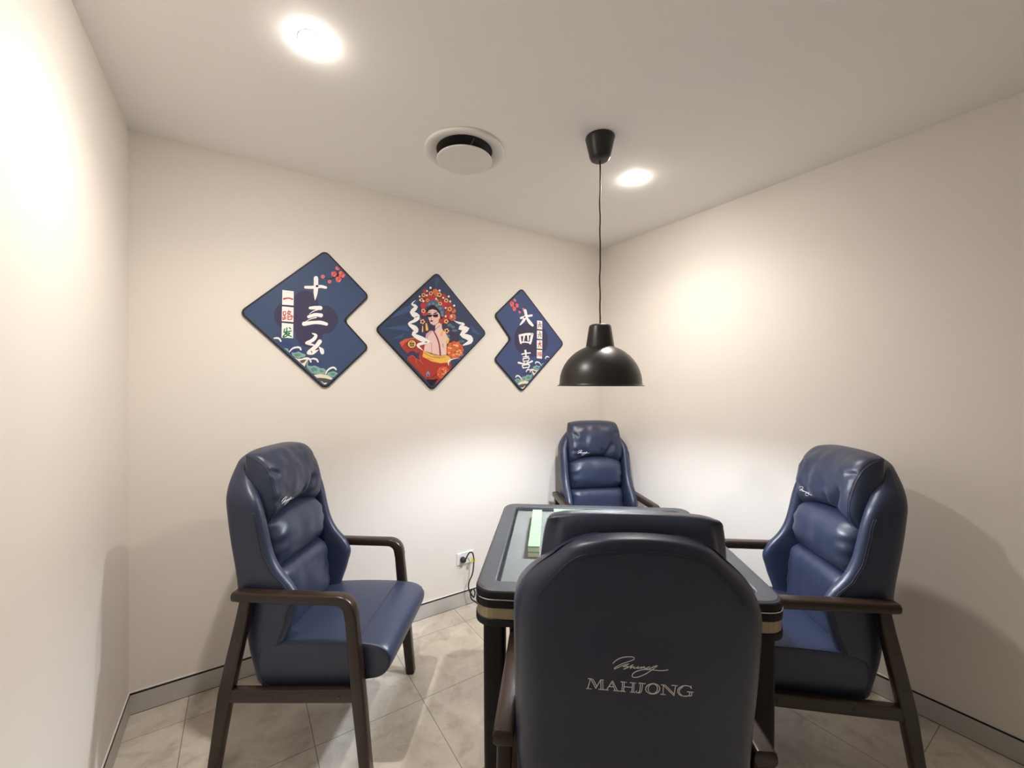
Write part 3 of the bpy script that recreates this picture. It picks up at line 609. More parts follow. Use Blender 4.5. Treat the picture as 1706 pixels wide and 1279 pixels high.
# ------------------------------------------------------------------ wall signs
# printed artwork, half-millimetre coordinates on each sign: (part, colour, layer, outlines)
ART = {
'A': [
 ('motif', 'plum', 1, '-66,155 -71,118 -83,83 -104,52 -130,28 -160,11 -193,3 -225,5 -254,16 -280,36 -299,62 -311,94 -315,129 -311,164 -299,199 -280,229 -254,254 -225,271 -193,280 -160,279 -130,269 -104,250 -83,223 -71,191;-219,23 -223,-15 -236,-51 -257,-83 -283,-108 -314,-124 -347,-132 -379,-129 -409,-117 -434,-97 -454,-69 -466,-36 -470,0 -466,36 -454,72 -434,103 -409,128 -379,145 -347,154 -314,153 -283,142 -257,121 -236,94 -223,60;128,9 123,-31 109,-68 86,-101 57,-127 24,-144 -12,-152 -47,-149 -80,-137 -107,-115 -129,-86 -142,-52 -146,-15 -142,24 -129,60 -107,93 -80,119 -47,137 -12,146 24,145 57,133 86,112 109,83 123,48;-22,-153 -27,-190 -40,-226 -61,-257 -88,-282 -120,-298 -153,-304 -186,-301 -217,-288 -243,-267 -263,-239 -276,-206 -280,-170 -276,-133 -263,-99 -243,-68 -217,-43 -186,-26 -153,-19 -120,-21 -88,-32 -61,-53 -40,-81 -27,-115;-25,11 -31,-36 -47,-80 -73,-119 -107,-149 -145,-170 -186,-178 -227,-175 -264,-160 -296,-135 -320,-101 -335,-61 -340,-17 -335,28 -320,71 -296,109 -264,140 -227,161 -186,172 -145,170 -107,157 -73,132 -47,98 -31,56'),
 ('lettering#0', 'white', 3, '-190,302 -170,303 -169,334 -189,331;-170,303 -141,305 -141,337 -169,334;-141,305 -112,309 -114,342 -141,337;-112,309 -87,315 -92,348 -114,342;-87,315 -65,322 -69,355 -92,348;-65,322 -46,326 -46,360 -69,355;-46,326 -28,327 -23,359 -46,360;-28,327 -11,325 -4,355 -23,359;-11,325 2,324 9,352 -4,355;2,324 11,326 18,336 16,348 9,352;-189,331 -197,328 -202,316 -198,305 -190,302;-111,422 -111,406 -68,412 -69,429;-111,406 -111,383 -68,388 -68,412;-111,383 -111,357 -68,362 -68,388;-111,357 -112,329 -69,333 -68,362;-112,329 -113,298 -70,302 -69,333;-113,298 -113,269 -74,271 -70,302;-113,269 -109,240 -81,241 -74,271;-109,240 -104,212 -90,212 -81,241;-104,212 -100,192 -97,192 -90,212;-100,192 -100,191 -99,191 -98,191 -97,192;-69,429 -74,442 -90,448 -106,437 -111,422'),
 ('lettering#1', 'white', 3, '-146,93 -134,93 -135,123 -147,120;-134,93 -117,94 -118,128 -135,123;-117,94 -100,95 -100,132 -118,128;-100,95 -81,95 -80,134 -100,132;-81,95 -61,95 -59,137 -80,134;-61,95 -47,95 -45,138 -59,137;-47,95 -34,100 -26,118 -33,134 -45,138;-147,120 -155,116 -159,104 -154,94 -146,93;-155,-1 -139,6 -149,37 -165,28;-139,6 -118,15 -126,48 -149,37;-118,15 -98,21 -102,58 -126,48;-98,21 -79,22 -77,61 -102,58;-79,22 -58,20 -53,60 -77,61;-58,20 -43,18 -38,60 -53,60;-43,18 -31,22 -21,38 -26,55 -38,60;-165,28 -172,21 -173,7 -164,-2 -155,-1;-199,-85 -176,-78 -181,-37 -205,-41;-176,-78 -143,-68 -147,-30 -181,-37;-143,-68 -112,-60 -115,-25 -147,-30;-112,-60 -88,-57 -89,-21 -115,-25;-88,-57 -67,-56 -66,-18 -89,-21;-67,-56 -48,-57 -43,-17 -66,-18;-48,-57 -28,-59 -19,-21 -43,-17;-28,-59 -7,-63 2,-28 -19,-21;-7,-63 8,-65 17,-33 2,-28;8,-65 18,-64 27,-53 25,-39 17,-33;-205,-41 -217,-49 -222,-68 -213,-83 -199,-85;-152,42 -141,50 -144,55 -154,45;-141,50 -126,62 -130,68 -144,55;-126,62 -111,73 -115,80 -130,68;-111,73 -97,80 -100,89 -115,80;-97,80 -82,86 -85,96 -100,89;-82,86 -71,90 -74,101 -85,96;-71,90 -69,92 -68,97 -71,101 -74,101;-154,45 -155,44 -155,42 -153,41 -152,42;-188,-42 -175,-33 -178,-29 -190,-38;-175,-33 -157,-21 -160,-15 -178,-29;-157,-21 -138,-11 -141,-3 -160,-15;-138,-11 -119,-3 -122,6 -141,-3;-119,-3 -99,3 -102,14 -122,6;-99,3 -85,7 -88,18 -102,14;-85,7 -82,9 -81,14 -84,18 -88,18;-190,-38 -191,-39 -191,-41 -190,-42 -188,-42;-128,-160 -117,-167 -112,-153 -125,-152;-117,-167 -104,-177 -92,-155 -112,-153;-104,-177 -104,-180 -75,-171 -92,-155;-104,-180 -108,-183 -79,-198 -75,-171;-108,-183 -118,-198 -92,-220 -79,-198;-118,-198 -130,-211 -110,-240 -92,-220;-130,-211 -147,-224 -133,-255 -110,-240;-147,-224 -169,-236 -157,-266 -133,-255;-169,-236 -185,-246 -174,-273 -157,-266;-185,-246 -191,-253 -192,-266 -183,-274 -174,-273;-125,-152 -128,-153 -130,-155 -129,-158 -128,-160;-184,-272 -175,-275 -168,-250 -177,-247;-175,-275 -163,-278 -156,-253 -168,-250;-163,-278 -149,-282 -144,-257 -156,-253;-149,-282 -137,-283 -132,-261 -144,-257;-137,-283 -124,-284 -120,-265 -132,-261;-124,-284 -115,-285 -111,-268 -120,-265;-115,-285 -110,-284 -105,-278 -107,-271 -111,-268;-177,-247 -185,-248 -192,-256 -191,-267 -184,-272;-69,-224 -78,-238 -45,-262 -36,-248;-78,-238 -89,-257 -59,-282 -45,-262;-89,-257 -104,-276 -76,-304 -59,-282;-104,-276 -124,-297 -99,-328 -76,-304;-124,-297 -148,-320 -124,-351 -99,-328;-148,-320 -165,-336 -141,-367 -124,-351;-165,-336 -171,-348 -167,-365 -153,-372 -141,-367;-36,-248 -32,-234 -41,-217 -58,-215 -69,-224;-161,-380 -151,-381 -149,-338 -159,-339;-151,-381 -134,-381 -137,-338 -149,-338;-134,-381 -115,-376 -125,-337 -137,-338;-115,-376 -95,-361 -107,-333 -125,-337;-95,-361 -77,-342 -84,-328 -107,-333;-77,-342 -65,-328 -67,-323 -84,-328;-65,-328 -64,-327 -64,-324 -66,-323 -67,-323;-159,-339 -170,-343 -178,-359 -172,-375 -161,-380;-62,-299 -59,-310 -46,-296 -56,-293;-59,-310 -55,-325 -31,-302 -46,-296;-55,-325 -53,-336 -18,-312 -31,-302;-53,-336 -52,-343 -12,-328 -18,-312;-52,-343 -48,-351 -11,-341 -12,-328;-48,-351 -46,-358 -11,-349 -11,-341;-46,-358 -40,-369 -25,-373 -12,-362 -11,-349;-56,-293 -59,-291 -62,-293 -63,-296 -62,-299'),
 ('tile_picture#0', 'white', 2, '-398,262 -296,262 -297,116 -400,114'),
 ('tile_picture#1', 'white', 2, '-401,97 -297,97 -299,-53 -403,-52;-403,-68 -300,-72 -302,-218 -405,-217'),
 ('tile_picture#0', 'red', 3, '-383,165 -374,170 -377,186 -387,182;-374,170 -360,176 -362,190 -377,186;-360,176 -347,180 -346,193 -362,190;-347,180 -333,179 -331,192 -346,193;-333,179 -320,175 -316,189 -331,192;-320,175 -310,172 -305,187 -316,189;-310,172 -305,173 -301,178 -302,185 -305,187;-387,182 -392,178 -393,170 -389,165 -383,165'),
 ('tile_picture#1', 'red', 3, '-389,37 -383,39 -384,48 -391,46;-383,39 -374,41 -374,51 -384,48;-374,41 -371,42 -365,48 -374,51;-371,42 -371,35 -363,35 -365,48;-371,35 -373,22 -365,21 -363,35;-373,22 -374,12 -366,11 -365,21;-374,12 -374,9 -371,7 -368,8 -366,11;-391,46 -393,44 -394,40 -392,37 -389,37;-396,40 -393,6 -385,8 -388,42;-393,6 -392,4 -389,3 -386,5 -385,8;-388,42 -389,44 -392,46 -395,43 -396,40;-390,5 -369,8 -369,17 -391,14;-369,8 -366,9 -365,13 -367,17 -369,17;-391,14 -393,12 -394,9 -393,5 -390,5;-383,8 -383,-29 -375,-29 -375,8;-383,-29 -382,-32 -379,-33 -376,-31 -375,-29;-375,8 -376,11 -379,13 -382,11 -383,8;-398,-12 -396,-35 -388,-33 -390,-10;-396,-35 -395,-38 -392,-39 -389,-36 -388,-33;-390,-10 -391,-8 -394,-6 -397,-9 -398,-12;-394,-42 -362,-26 -364,-17 -397,-33;-362,-26 -359,-24 -359,-20 -362,-17 -364,-17;-397,-33 -399,-35 -399,-39 -397,-42 -394,-42;-377,-15 -365,-12 -366,-3 -378,-6;-365,-12 -362,-10 -361,-6 -363,-3 -366,-3;-378,-6 -381,-7 -382,-11 -380,-14 -377,-15;-344,62 -359,26 -352,23 -337,58;-359,26 -359,23 -357,20 -354,20 -352,23;-337,58 -336,62 -338,65 -342,64 -344,62;-343,41 -335,44 -338,53 -345,50;-335,44 -327,48 -327,57 -338,53;-327,48 -327,51 -319,50 -327,57;-327,51 -333,39 -327,34 -319,50;-333,39 -346,19 -340,14 -327,34;-346,19 -356,5 -350,-1 -340,14;-356,5 -357,2 -355,-2 -352,-3 -350,-1;-345,50 -347,48 -348,44 -346,41 -343,41;-350,28 -305,-2 -300,6 -346,36;-305,-2 -302,-2 -299,0 -298,4 -300,6;-346,36 -348,37 -351,35 -352,31 -350,28;-353,-8 -351,-34 -342,-32 -345,-6;-351,-34 -349,-37 -346,-38 -343,-35 -342,-32;-345,-6 -346,-3 -350,-2 -353,-5 -353,-8;-348,-11 -338,-8 -339,1 -350,-2;-338,-8 -324,-5 -324,5 -339,1;-324,-5 -316,-4 -311,4 -324,5;-316,-4 -316,-8 -308,-8 -311,4;-316,-8 -319,-19 -311,-21 -308,-8;-319,-19 -321,-28 -314,-30 -311,-21;-321,-28 -321,-31 -319,-34 -315,-33 -314,-30;-350,-2 -352,-3 -353,-7 -351,-10 -348,-11;-346,-36 -316,-31 -317,-22 -347,-27;-316,-31 -313,-29 -312,-26 -314,-22 -317,-22;-347,-27 -349,-29 -351,-32 -349,-36 -346,-36'),
 ('tile_picture#1', 'green', 3, '-383,-127 -390,-163 -380,-165 -373,-129;-390,-163 -390,-167 -387,-170 -382,-169 -380,-165;-373,-129 -373,-125 -377,-122 -381,-124 -383,-127;-384,-170 -318,-151 -320,-139 -386,-158;-318,-151 -315,-149 -313,-144 -316,-140 -320,-139;-386,-158 -389,-161 -391,-166 -388,-170 -384,-170;-363,-117 -364,-128 -353,-128 -353,-117;-364,-128 -365,-144 -355,-146 -353,-128;-365,-144 -369,-159 -359,-164 -355,-146;-369,-159 -377,-175 -369,-182 -359,-164;-377,-175 -389,-192 -380,-199 -369,-182;-389,-192 -397,-204 -389,-211 -380,-199;-397,-204 -398,-208 -396,-212 -392,-213 -389,-211;-353,-117 -353,-113 -357,-111 -362,-113 -363,-117;-364,-180 -353,-177 -355,-165 -366,-168;-353,-177 -338,-173 -339,-161 -355,-165;-338,-173 -335,-171 -325,-164 -339,-161;-335,-171 -338,-171 -331,-179 -325,-164;-338,-171 -349,-182 -343,-191 -331,-179;-349,-182 -361,-192 -355,-202 -343,-191;-361,-192 -370,-198 -366,-209 -355,-202;-370,-198 -381,-202 -377,-214 -366,-209;-381,-202 -388,-206 -385,-217 -377,-214;-388,-206 -391,-208 -392,-213 -388,-217 -385,-217;-366,-168 -369,-171 -371,-176 -368,-180 -364,-180;-368,-186 -320,-208 -315,-197 -363,-174;-320,-208 -316,-208 -313,-205 -313,-200 -315,-197;-363,-174 -367,-174 -370,-178 -370,-183 -368,-186;-339,-118 -328,-129 -320,-120 -332,-108;-328,-129 -324,-130 -320,-128 -319,-123 -320,-120;-332,-108 -335,-107 -339,-109 -341,-114 -339,-118'),
 ('wave_picture', 'indigo', 1, '-464,-241 -351,-251 -261,-322 -202,-330 -173,-416 -58,-434 -22,-489 -208,-493'),
 ('wave_picture', 'teal', 2, '-316,-362 -290,-366 -251,-351 -217,-369 -188,-378 -190,-400 -222,-410 -251,-421 -285,-409 -309,-394;-384,-320 -351,-326 -339,-347 -344,-359;-178,-455 -163,-443 -166,-492 -133,-498 -98,-491 -68,-507 -48,-518 -17,-517 9,-539 3,-581 -73,-580 -123,-575 -130,-570 -173,-528 -183,-509;9,-578 29,-561 82,-547 127,-569 84,-613 24,-597'),
 ('wave_picture', 'sage', 3, '-299,-383 -270,-371 -241,-375 -227,-388 -261,-406 -285,-401;-143,-525 -108,-508 -78,-524 -83,-546 -123,-552;-58,-540 -32,-534 -12,-556 -43,-562;40,-577 76,-563 103,-579 76,-599'),
 ('wave_picture', 'cream', 3, '-292,-411 -261,-425 -198,-422 -153,-426 -173,-449 -197,-504;-112,-588 -48,-578 19,-589 76,-622 58,-639 3,-624 -48,-619 -80,-620'),
 ('wave_picture', 'olive', 4, '-246,-446 -207,-433 -178,-433 -202,-461 -222,-472'),
 ('wave_picture', 'olive', 3, '-76,-624 -22,-621 50,-641 24,-662 -22,-668 -41,-658'),
 ('wave_picture', 'cream', 4, '-46,-653 -32,-657 -17,-672 22,-670 6,-687 -10,-689'),
 ('wave_picture', 'white', 4, '-474,-231 -475,-225 -478,-227;-474,-231 -470,-235 -460,-234 -462,-219 -475,-225;-460,-234 -449,-233 -449,-215 -462,-219;-449,-233 -441,-234 -437,-216 -449,-215;-441,-234 -434,-236 -427,-219 -437,-216;-434,-236 -429,-239 -418,-225 -427,-219;-429,-239 -425,-244 -412,-234 -418,-225;-425,-244 -421,-252 -408,-243 -412,-234;-421,-252 -419,-258 -405,-250 -408,-243;-419,-258 -415,-261 -409,-261 -405,-255 -405,-250;-337,-365 -329,-355 -335,-349 -342,-361;-329,-355 -316,-341 -325,-332 -335,-349;-316,-341 -305,-330 -313,-318 -325,-332;-305,-330 -293,-325 -299,-308 -313,-318;-293,-325 -281,-320 -285,-303 -299,-308;-281,-320 -269,-318 -271,-300 -285,-303;-269,-318 -260,-317 -259,-298 -271,-300;-260,-317 -251,-318 -248,-299 -259,-298;-251,-318 -246,-319 -237,-303 -248,-299;-246,-319 -243,-322 -230,-312 -237,-303;-243,-322 -241,-329 -226,-322 -230,-312;-241,-329 -239,-334 -225,-328 -226,-322;-239,-334 -236,-338 -229,-339 -225,-334 -225,-328;-342,-361 -342,-362 -338,-365 -337,-365;-250,-449 -239,-443 -243,-436 -252,-443;-239,-443 -225,-436 -229,-426 -243,-436;-225,-436 -210,-430 -214,-418 -229,-426;-210,-430 -197,-427 -200,-412 -214,-418;-197,-427 -184,-425 -186,-408 -200,-412;-184,-425 -174,-425 -172,-407 -186,-408;-174,-425 -166,-427 -161,-409 -172,-407;-166,-427 -159,-430 -150,-413 -161,-409;-159,-430 -155,-434 -142,-421 -150,-413;-155,-434 -151,-440 -136,-432 -142,-421;-151,-440 -148,-449 -133,-443 -136,-432;-148,-449 -146,-456 -131,-451 -133,-443;-146,-456 -143,-461 -136,-462 -131,-456 -131,-451;-252,-443 -254,-445 -254,-447 -252,-449 -250,-449;-142,-431 -134,-430 -137,-417 -144,-421;-134,-430 -123,-429 -126,-413 -137,-417;-123,-429 -114,-429 -113,-410 -126,-413;-114,-429 -104,-430 -101,-411 -113,-410;-104,-430 -95,-433 -89,-414 -101,-411;-95,-433 -88,-436 -78,-420 -89,-414;-88,-436 -84,-441 -70,-430 -78,-420;-84,-441 -81,-448 -66,-440 -70,-430;-81,-448 -78,-454 -63,-446 -66,-440;-78,-454 -74,-458 -67,-458 -63,-452 -63,-446;-144,-421 -147,-423 -148,-427 -145,-431 -142,-431;7,-582 11,-573 3,-569 0,-579;11,-573 18,-560 7,-554 3,-569;18,-560 25,-549 13,-539 7,-554;25,-549 33,-540 23,-527 13,-539;33,-540 44,-531 34,-516 23,-527;44,-531 54,-525 46,-508 34,-516;54,-525 65,-520 59,-502 46,-508;65,-520 75,-517 72,-498 59,-502;75,-517 82,-517 87,-498 72,-498;82,-517 88,-520 99,-505 87,-498;88,-520 95,-528 108,-516 99,-505;95,-528 101,-534 113,-523 108,-516;101,-534 106,-537 112,-535 115,-528 113,-523;0,-579 0,-582 2,-584 5,-584 7,-582'),
 ('wave_picture', 'olive', 5, '-330,-374 -324,-379 -325,-372;-330,-374 -325,-372 -326,-371 -328,-371 -330,-372 -330,-373;-175,-453 -179,-463 -175,-465 -171,-455;-179,-463 -185,-477 -179,-479 -175,-465;-185,-477 -186,-494 -180,-492 -179,-479;-186,-494 -179,-511 -174,-508 -180,-492;-179,-511 -168,-529 -164,-525 -174,-508;-168,-529 -154,-543 -152,-540 -164,-525;-154,-543 -139,-553 -137,-550 -152,-540;-139,-553 -121,-560 -120,-557 -137,-550;-121,-560 -109,-564 -108,-561 -120,-557;-109,-564 -108,-564 -107,-563 -107,-562 -108,-561;-171,-455 -171,-454 -172,-452 -174,-452 -175,-453;14,-566 12,-589 16,-589 18,-567;12,-589 12,-590 14,-591 15,-590 16,-589;18,-567 18,-565 17,-564 15,-565 14,-566'),
 ('blossom_picture', 'dark', 2, '-7,437 5,435 6,441 -5,443;5,435 22,433 23,439 6,441;22,433 40,433 40,440 23,439;40,433 56,436 54,444 40,440;56,436 71,442 69,450 54,444;71,442 89,451 84,460 69,450;89,451 108,467 103,475 84,460;108,467 129,485 123,494 103,475;129,485 146,496 144,507 123,494;146,496 163,498 165,509 144,507;163,498 180,495 183,504 165,509;180,495 192,492 194,500 183,504;192,492 194,493 196,495 196,498 194,500;-5,443 -7,443 -9,440 -8,438 -7,437;38,435 43,411 48,413 42,437;43,411 44,410 46,410 48,411 48,413;42,437 41,439 39,439 38,437 38,435;125,480 124,549 119,548 118,479;124,549 124,551 122,551 120,550 119,548;118,479 119,477 122,476 124,477 125,480'),
 ('blossom_picture', 'pink', 3, '-4,453 -6,442 -14,433 -23,429 -33,430 -40,437 -43,447 -40,458 -33,467 -23,471 -14,469 -6,463;142,559 140,553 132,543 122,539 111,540 103,547 100,558 103,570 111,579 117,582;61,408 58,398 51,389 42,385 33,387 26,393 24,403 26,413 33,422 42,425 51,424 58,418'),
 ('blossom_picture', 'coral', 4, '-15,451 -16,446 -19,442 -23,440 -28,441 -31,444 -32,449 -31,453 -28,457 -23,459 -19,459 -16,456;131,563 130,558 126,553 122,551 117,552 113,555 112,560 113,565 117,570 122,572 126,571 130,568;51,407 49,402 46,398 42,396 38,397 35,400 34,404 35,409 38,413 42,414 46,414 49,411'),
 ('blossom_picture', 'coral', 3.0, '117,498 115,489 109,483 102,480 95,481 89,486 87,493 89,501 95,508 102,511 109,510 115,505;205,500 198,492 189,488 180,490 173,496 170,506 173,516 179,524;163,447 161,439 155,432 147,429 140,430 134,435 132,443 134,452 140,458 147,462 155,461 161,455'),
 ('blossom_picture', 'pink', 3.2, '106,480 104,472 98,466 91,462 84,463 79,468 77,476 79,484 84,491 91,494 98,493 104,488;194,489 191,479 185,470 175,466 166,468 159,474 157,484 159,494 166,502 175,506 185,505 191,499;152,429 149,421 144,414 136,411 128,412 123,417 121,425 123,433 128,440 136,444 144,442 149,437'),
 ('blossom_picture', 'coral', 3.4, '88,484 87,476 81,469 74,466 67,467 61,472 59,480 61,488 67,494 74,497 81,496 87,491;172,493 169,483 163,475 153,471 144,472 137,479 135,488 137,498 144,506 153,510 163,509 169,503;133,433 131,425 126,418 118,414 110,416 105,421 103,429 105,437 110,444 118,447 126,446 131,441'),
 ('blossom_picture', 'pink', 3.6, '89,503 87,495 81,489 74,485 67,486 61,491 59,499 61,507 67,514 74,517 81,516 87,511;172,518 169,508 163,500 153,496 144,497 137,503 135,513 137,523 144,531 153,535 163,534 169,528;133,453 131,445 126,438 118,435 110,436 105,441 103,449 105,458 110,464 118,468 126,467 131,461'),
 ('blossom_picture', 'coral', 3.8, '106,512 104,504 99,497 91,494 84,495 79,500 77,507 79,516 84,522 91,525 99,524 104,519;189,515 185,510 175,506 166,508 159,514 157,523 159,534 163,539;152,462 150,454 144,447 136,444 128,445 123,450 121,458 123,466 128,473 136,477 144,475 150,470'),
 ('blossom_picture', 'red', 5, '93,494 92,490 90,487 86,486 83,486 80,489 79,492 80,496 83,499 86,501 90,500 92,498;178,507 177,502 174,498 169,496 165,496 161,499 160,504 161,509 165,513 169,515 174,514 177,511;139,444 138,440 135,437 131,435 127,436 125,438 124,442 125,446 127,449 131,451 135,450 138,448'),
],
'B': [
 ('background_picture#-1791976305390882856', 'bluerays', 1, '-555,109 -480,185 -211,365 -296,215'),
 ('background_picture#1080830108766586096', 'bluerays', 1, '-632,-8 -356,47 -320,-20'),
 ('background_picture#4289308674340022892', 'bluerays', 1, '3,655 55,663 29,550 3,547'),
 ('background_picture#2986730763434465911', 'bluerays', 1, '637,-4 492,114 520,14'),
 ('background_picture#8129358067900240345', 'bluerays', 1, '-530,-126 -379,-47 -415,-107'),
 ('figure_picture', 'violet', 1, '-211,165 -99,259 81,155 241,168 323,26 323,-124 161,-158 -149,-150 -136,-31 -211,11'),
 ('figure_picture', 'brick', 2, '-444,-172 -379,-120 -272,-93 -186,-93 -130,-161 -142,-269 -198,-224 -211,-272 -344,-289 -403,-234'),
 ('figure_picture', 'coral2', 2.5, '-440,-161 -379,-120 -272,-93 -211,-95 -296,-118 -379,-163 -415,-211'),
 ('figure_picture', 'plum', 3, '-350,-289 -308,-253 -259,-256 -235,-302 -247,-332 -296,-305 -338,-324'),
 ('figure_picture', 'dark', 4, '-233,-169 -236,-189 -247,-206 -263,-220 -283,-227 -304,-228 -323,-222 -339,-211 -350,-194 -353,-176 -350,-156 -339,-139 -323,-126 -304,-118 -283,-117 -263,-122 -247,-134 -236,-150;-74,-654 -105,-608 29,-591 10,-625 -35,-674 -55,-673'),
 ('figure_picture', 'gold', 5, '-242,-170 -246,-186 -254,-201 -268,-212 -285,-218 -302,-219 -319,-214 -332,-204 -341,-191 -344,-175 -341,-159 -332,-145 -319,-133 -302,-127 -285,-126 -268,-130 -254,-140 -246,-154'),
 ('figure_picture', 'dark', 6, '-318,-148 -318,-201 -310,-200 -310,-148;-318,-201 -317,-203 -314,-204 -311,-203 -310,-200;-310,-148 -311,-145 -314,-144 -317,-145 -318,-148;-300,-141 -298,-206 -289,-205 -292,-141;-298,-206 -297,-208 -293,-209 -290,-207 -289,-205;-292,-141 -293,-138 -296,-137 -299,-139 -300,-141;-320,-176 -265,-170 -266,-162 -320,-167;-265,-170 -263,-169 -261,-166 -263,-163 -266,-162;-320,-167 -323,-169 -324,-172 -322,-175 -320,-176;-282,-152 -276,-199 -267,-197 -273,-151;-276,-199 -275,-201 -271,-202 -268,-200 -267,-197;-273,-151 -275,-149 -278,-148 -281,-150 -282,-152;-308,-198 -274,-194 -274,-186 -308,-190;-274,-194 -271,-193 -270,-190 -272,-187 -274,-186;-308,-190 -311,-191 -312,-195 -310,-198 -308,-198'),
 ('figure_picture', 'brick', 3, '-341,-330 -296,-305 -247,-332 -174,-401 -201,-319 -203,-230 -149,-257 -99,-339 81,-381 214,-371 220,-444 39,-623 23,-637 -48,-655 -114,-592 -353,-357'),
 ('figure_picture', 'coral2', 4, '-330,-337 -319,-328 -323,-324 -333,-333;-319,-328 -304,-316 -307,-310 -323,-324;-304,-316 -290,-312 -290,-304 -307,-310;-290,-312 -278,-316 -273,-309 -290,-304;-278,-316 -264,-327 -258,-322 -273,-309;-264,-327 -250,-345 -245,-342 -258,-322;-250,-345 -236,-378 -231,-377 -245,-342;-236,-378 -222,-420 -218,-418 -231,-377;-222,-420 -212,-449 -209,-448 -218,-418;-212,-449 -212,-450 -210,-451 -209,-449 -209,-448;-333,-333 -334,-335 -334,-337 -332,-337 -330,-337;-245,-415 -243,-394 -248,-394 -250,-414;-243,-394 -239,-367 -246,-366 -248,-394;-239,-367 -233,-352 -237,-346 -246,-366;-233,-352 -222,-355 -219,-348 -237,-346;-222,-355 -204,-367 -200,-361 -219,-348;-204,-367 -188,-380 -183,-375 -200,-361;-188,-380 -178,-390 -172,-386 -183,-375;-178,-390 -169,-400 -164,-397 -172,-386;-169,-400 -163,-408 -159,-405 -164,-397;-163,-408 -162,-408 -160,-408 -159,-406 -159,-405;-250,-414 -249,-416 -247,-417 -246,-416 -245,-415;-203,-307 -201,-323 -196,-322 -198,-306;-201,-323 -198,-346 -192,-344 -196,-322;-198,-346 -192,-367 -185,-364 -192,-344;-192,-367 -178,-386 -173,-382 -185,-364;-178,-386 -162,-402 -158,-399 -173,-382;-162,-402 -150,-413 -147,-411 -158,-399;-150,-413 -149,-414 -147,-413 -147,-412 -147,-411;-198,-306 -199,-305 -201,-305 -203,-306 -203,-307'),
 ('figure_picture', 'skin', 4, '-117,-41 -61,4 3,3 3,75 81,130 94,34 141,-12 181,-83 154,-158 150,-284 68,-294 -22,-278 -142,-243 -130,-126'),
 ('figure_picture', 'blush', 4.5, '-117,-41 -61,4 -29,1 -86,-63 -117,-173 -136,-197 -130,-126'),
 ('figure_picture', 'dark', 5, '-50,-145 -49,-164 -45,-164 -46,-145;-49,-164 -48,-191 -44,-191 -45,-164;-48,-191 -47,-217 -43,-217 -44,-191;-47,-217 -47,-239 -43,-239 -43,-217;-47,-239 -47,-260 -43,-260 -43,-239;-47,-260 -47,-275 -43,-274 -43,-260;-47,-275 -47,-276 -45,-276 -44,-276 -43,-274;-46,-145 -46,-144 -48,-143 -49,-144 -50,-145;98,-150 105,-192 110,-191 104,-148;105,-192 106,-193 108,-194 110,-192 110,-191;104,-148 103,-147 100,-146 98,-148 98,-150;5,20 69,79 67,82 2,22;69,79 70,80 70,82 68,82 67,82;2,22 1,21 2,20 3,19 5,20;-93,-553 -103,-607 -94,-608 -87,-554;-103,-607 -102,-610 -99,-612 -96,-611 -94,-608;-87,-554 -87,-552 -89,-551 -92,-552 -93,-553;-100,-613 -84,-618 -80,-590 -97,-590;-84,-618 -60,-623 -57,-591 -80,-590;-60,-623 -34,-624 -37,-591 -57,-591;-34,-624 -8,-617 -15,-589 -37,-591;-8,-617 16,-607 9,-586 -15,-589;16,-607 32,-599 26,-583 9,-586;32,-599 37,-596 38,-589 32,-583 26,-583;-97,-590 -105,-591 -111,-600 -108,-610 -100,-613;-79,-591 18,-532 14,-526 -81,-588;18,-532 20,-530 19,-526 17,-525 14,-526;-81,-588 -81,-589 -81,-591 -80,-591 -79,-591'),
 ('figure_picture', 'mauve', 6, '-26,-3 -15,-20 -1,-11 -13,5;-15,-20 0,-45 15,-36 -1,-11;0,-45 14,-72 31,-64 15,-36;14,-72 26,-101 44,-94 31,-64;26,-101 37,-132 55,-126 44,-94;37,-132 46,-166 64,-162 55,-126;46,-166 52,-209 71,-206 64,-162;52,-209 55,-255 76,-253 71,-206;55,-255 58,-288 79,-286 76,-253;58,-288 60,-294 69,-297 77,-292 79,-286;-13,5 -17,8 -24,7 -27,2 -26,-3'),
 ('figure_picture', 'skin', 5, '-105,222 -80,260 -22,278 36,260 71,215 66,153 36,102 -16,70 -58,89 -86,152'),
 ('figure_picture', 'hair', 6, '-117,227 -99,276 -48,312 16,306 68,275 101,217 97,156 68,166 60,214 16,258 -35,267 -80,248 -104,210'),
 ('figure_picture', 'teal2', 7, '-85,296 -65,307 -89,344 -107,329;-65,307 -38,320 -60,367 -89,344;-38,320 -23,323 -22,383 -60,367;-23,323 -15,318 17,378 -22,383;-15,318 2,307 46,362 17,378;2,307 20,293 70,345 46,362;20,293 36,280 89,326 70,345;36,280 49,266 107,304 89,326;49,266 59,253 119,278 107,304;59,253 67,235 122,248 119,278;67,235 73,213 119,220 122,248;73,213 77,196 117,201 119,220;77,196 82,185 98,180 113,189 117,201;-107,329 -116,317 -114,300 -99,292 -85,296'),
 ('figure_picture', 'bluegrey', 8, '-61,328 -63,321 -68,315 -76,312 -83,313 -89,318 -91,325 -89,332 -83,338 -76,341 -68,340 -63,335;-10,340 -12,332 -17,326 -25,324 -33,325 -38,329 -40,336 -38,344 -33,350 -25,353 -17,351 -12,347;38,321 36,313 30,307 23,305 15,306 9,310 7,317 9,325 15,331 23,334 30,332 36,328;84,289 82,281 76,275 68,273 60,274 55,279 53,286 55,293 60,299 68,302 76,301 82,296;108,242 105,235 100,229 92,226 84,228 78,232 76,239 78,247 84,253 92,256 100,254 105,250;113,209 111,201 105,195 97,193 89,194 83,199 81,206 83,213 89,219 97,222 105,221 111,216'),
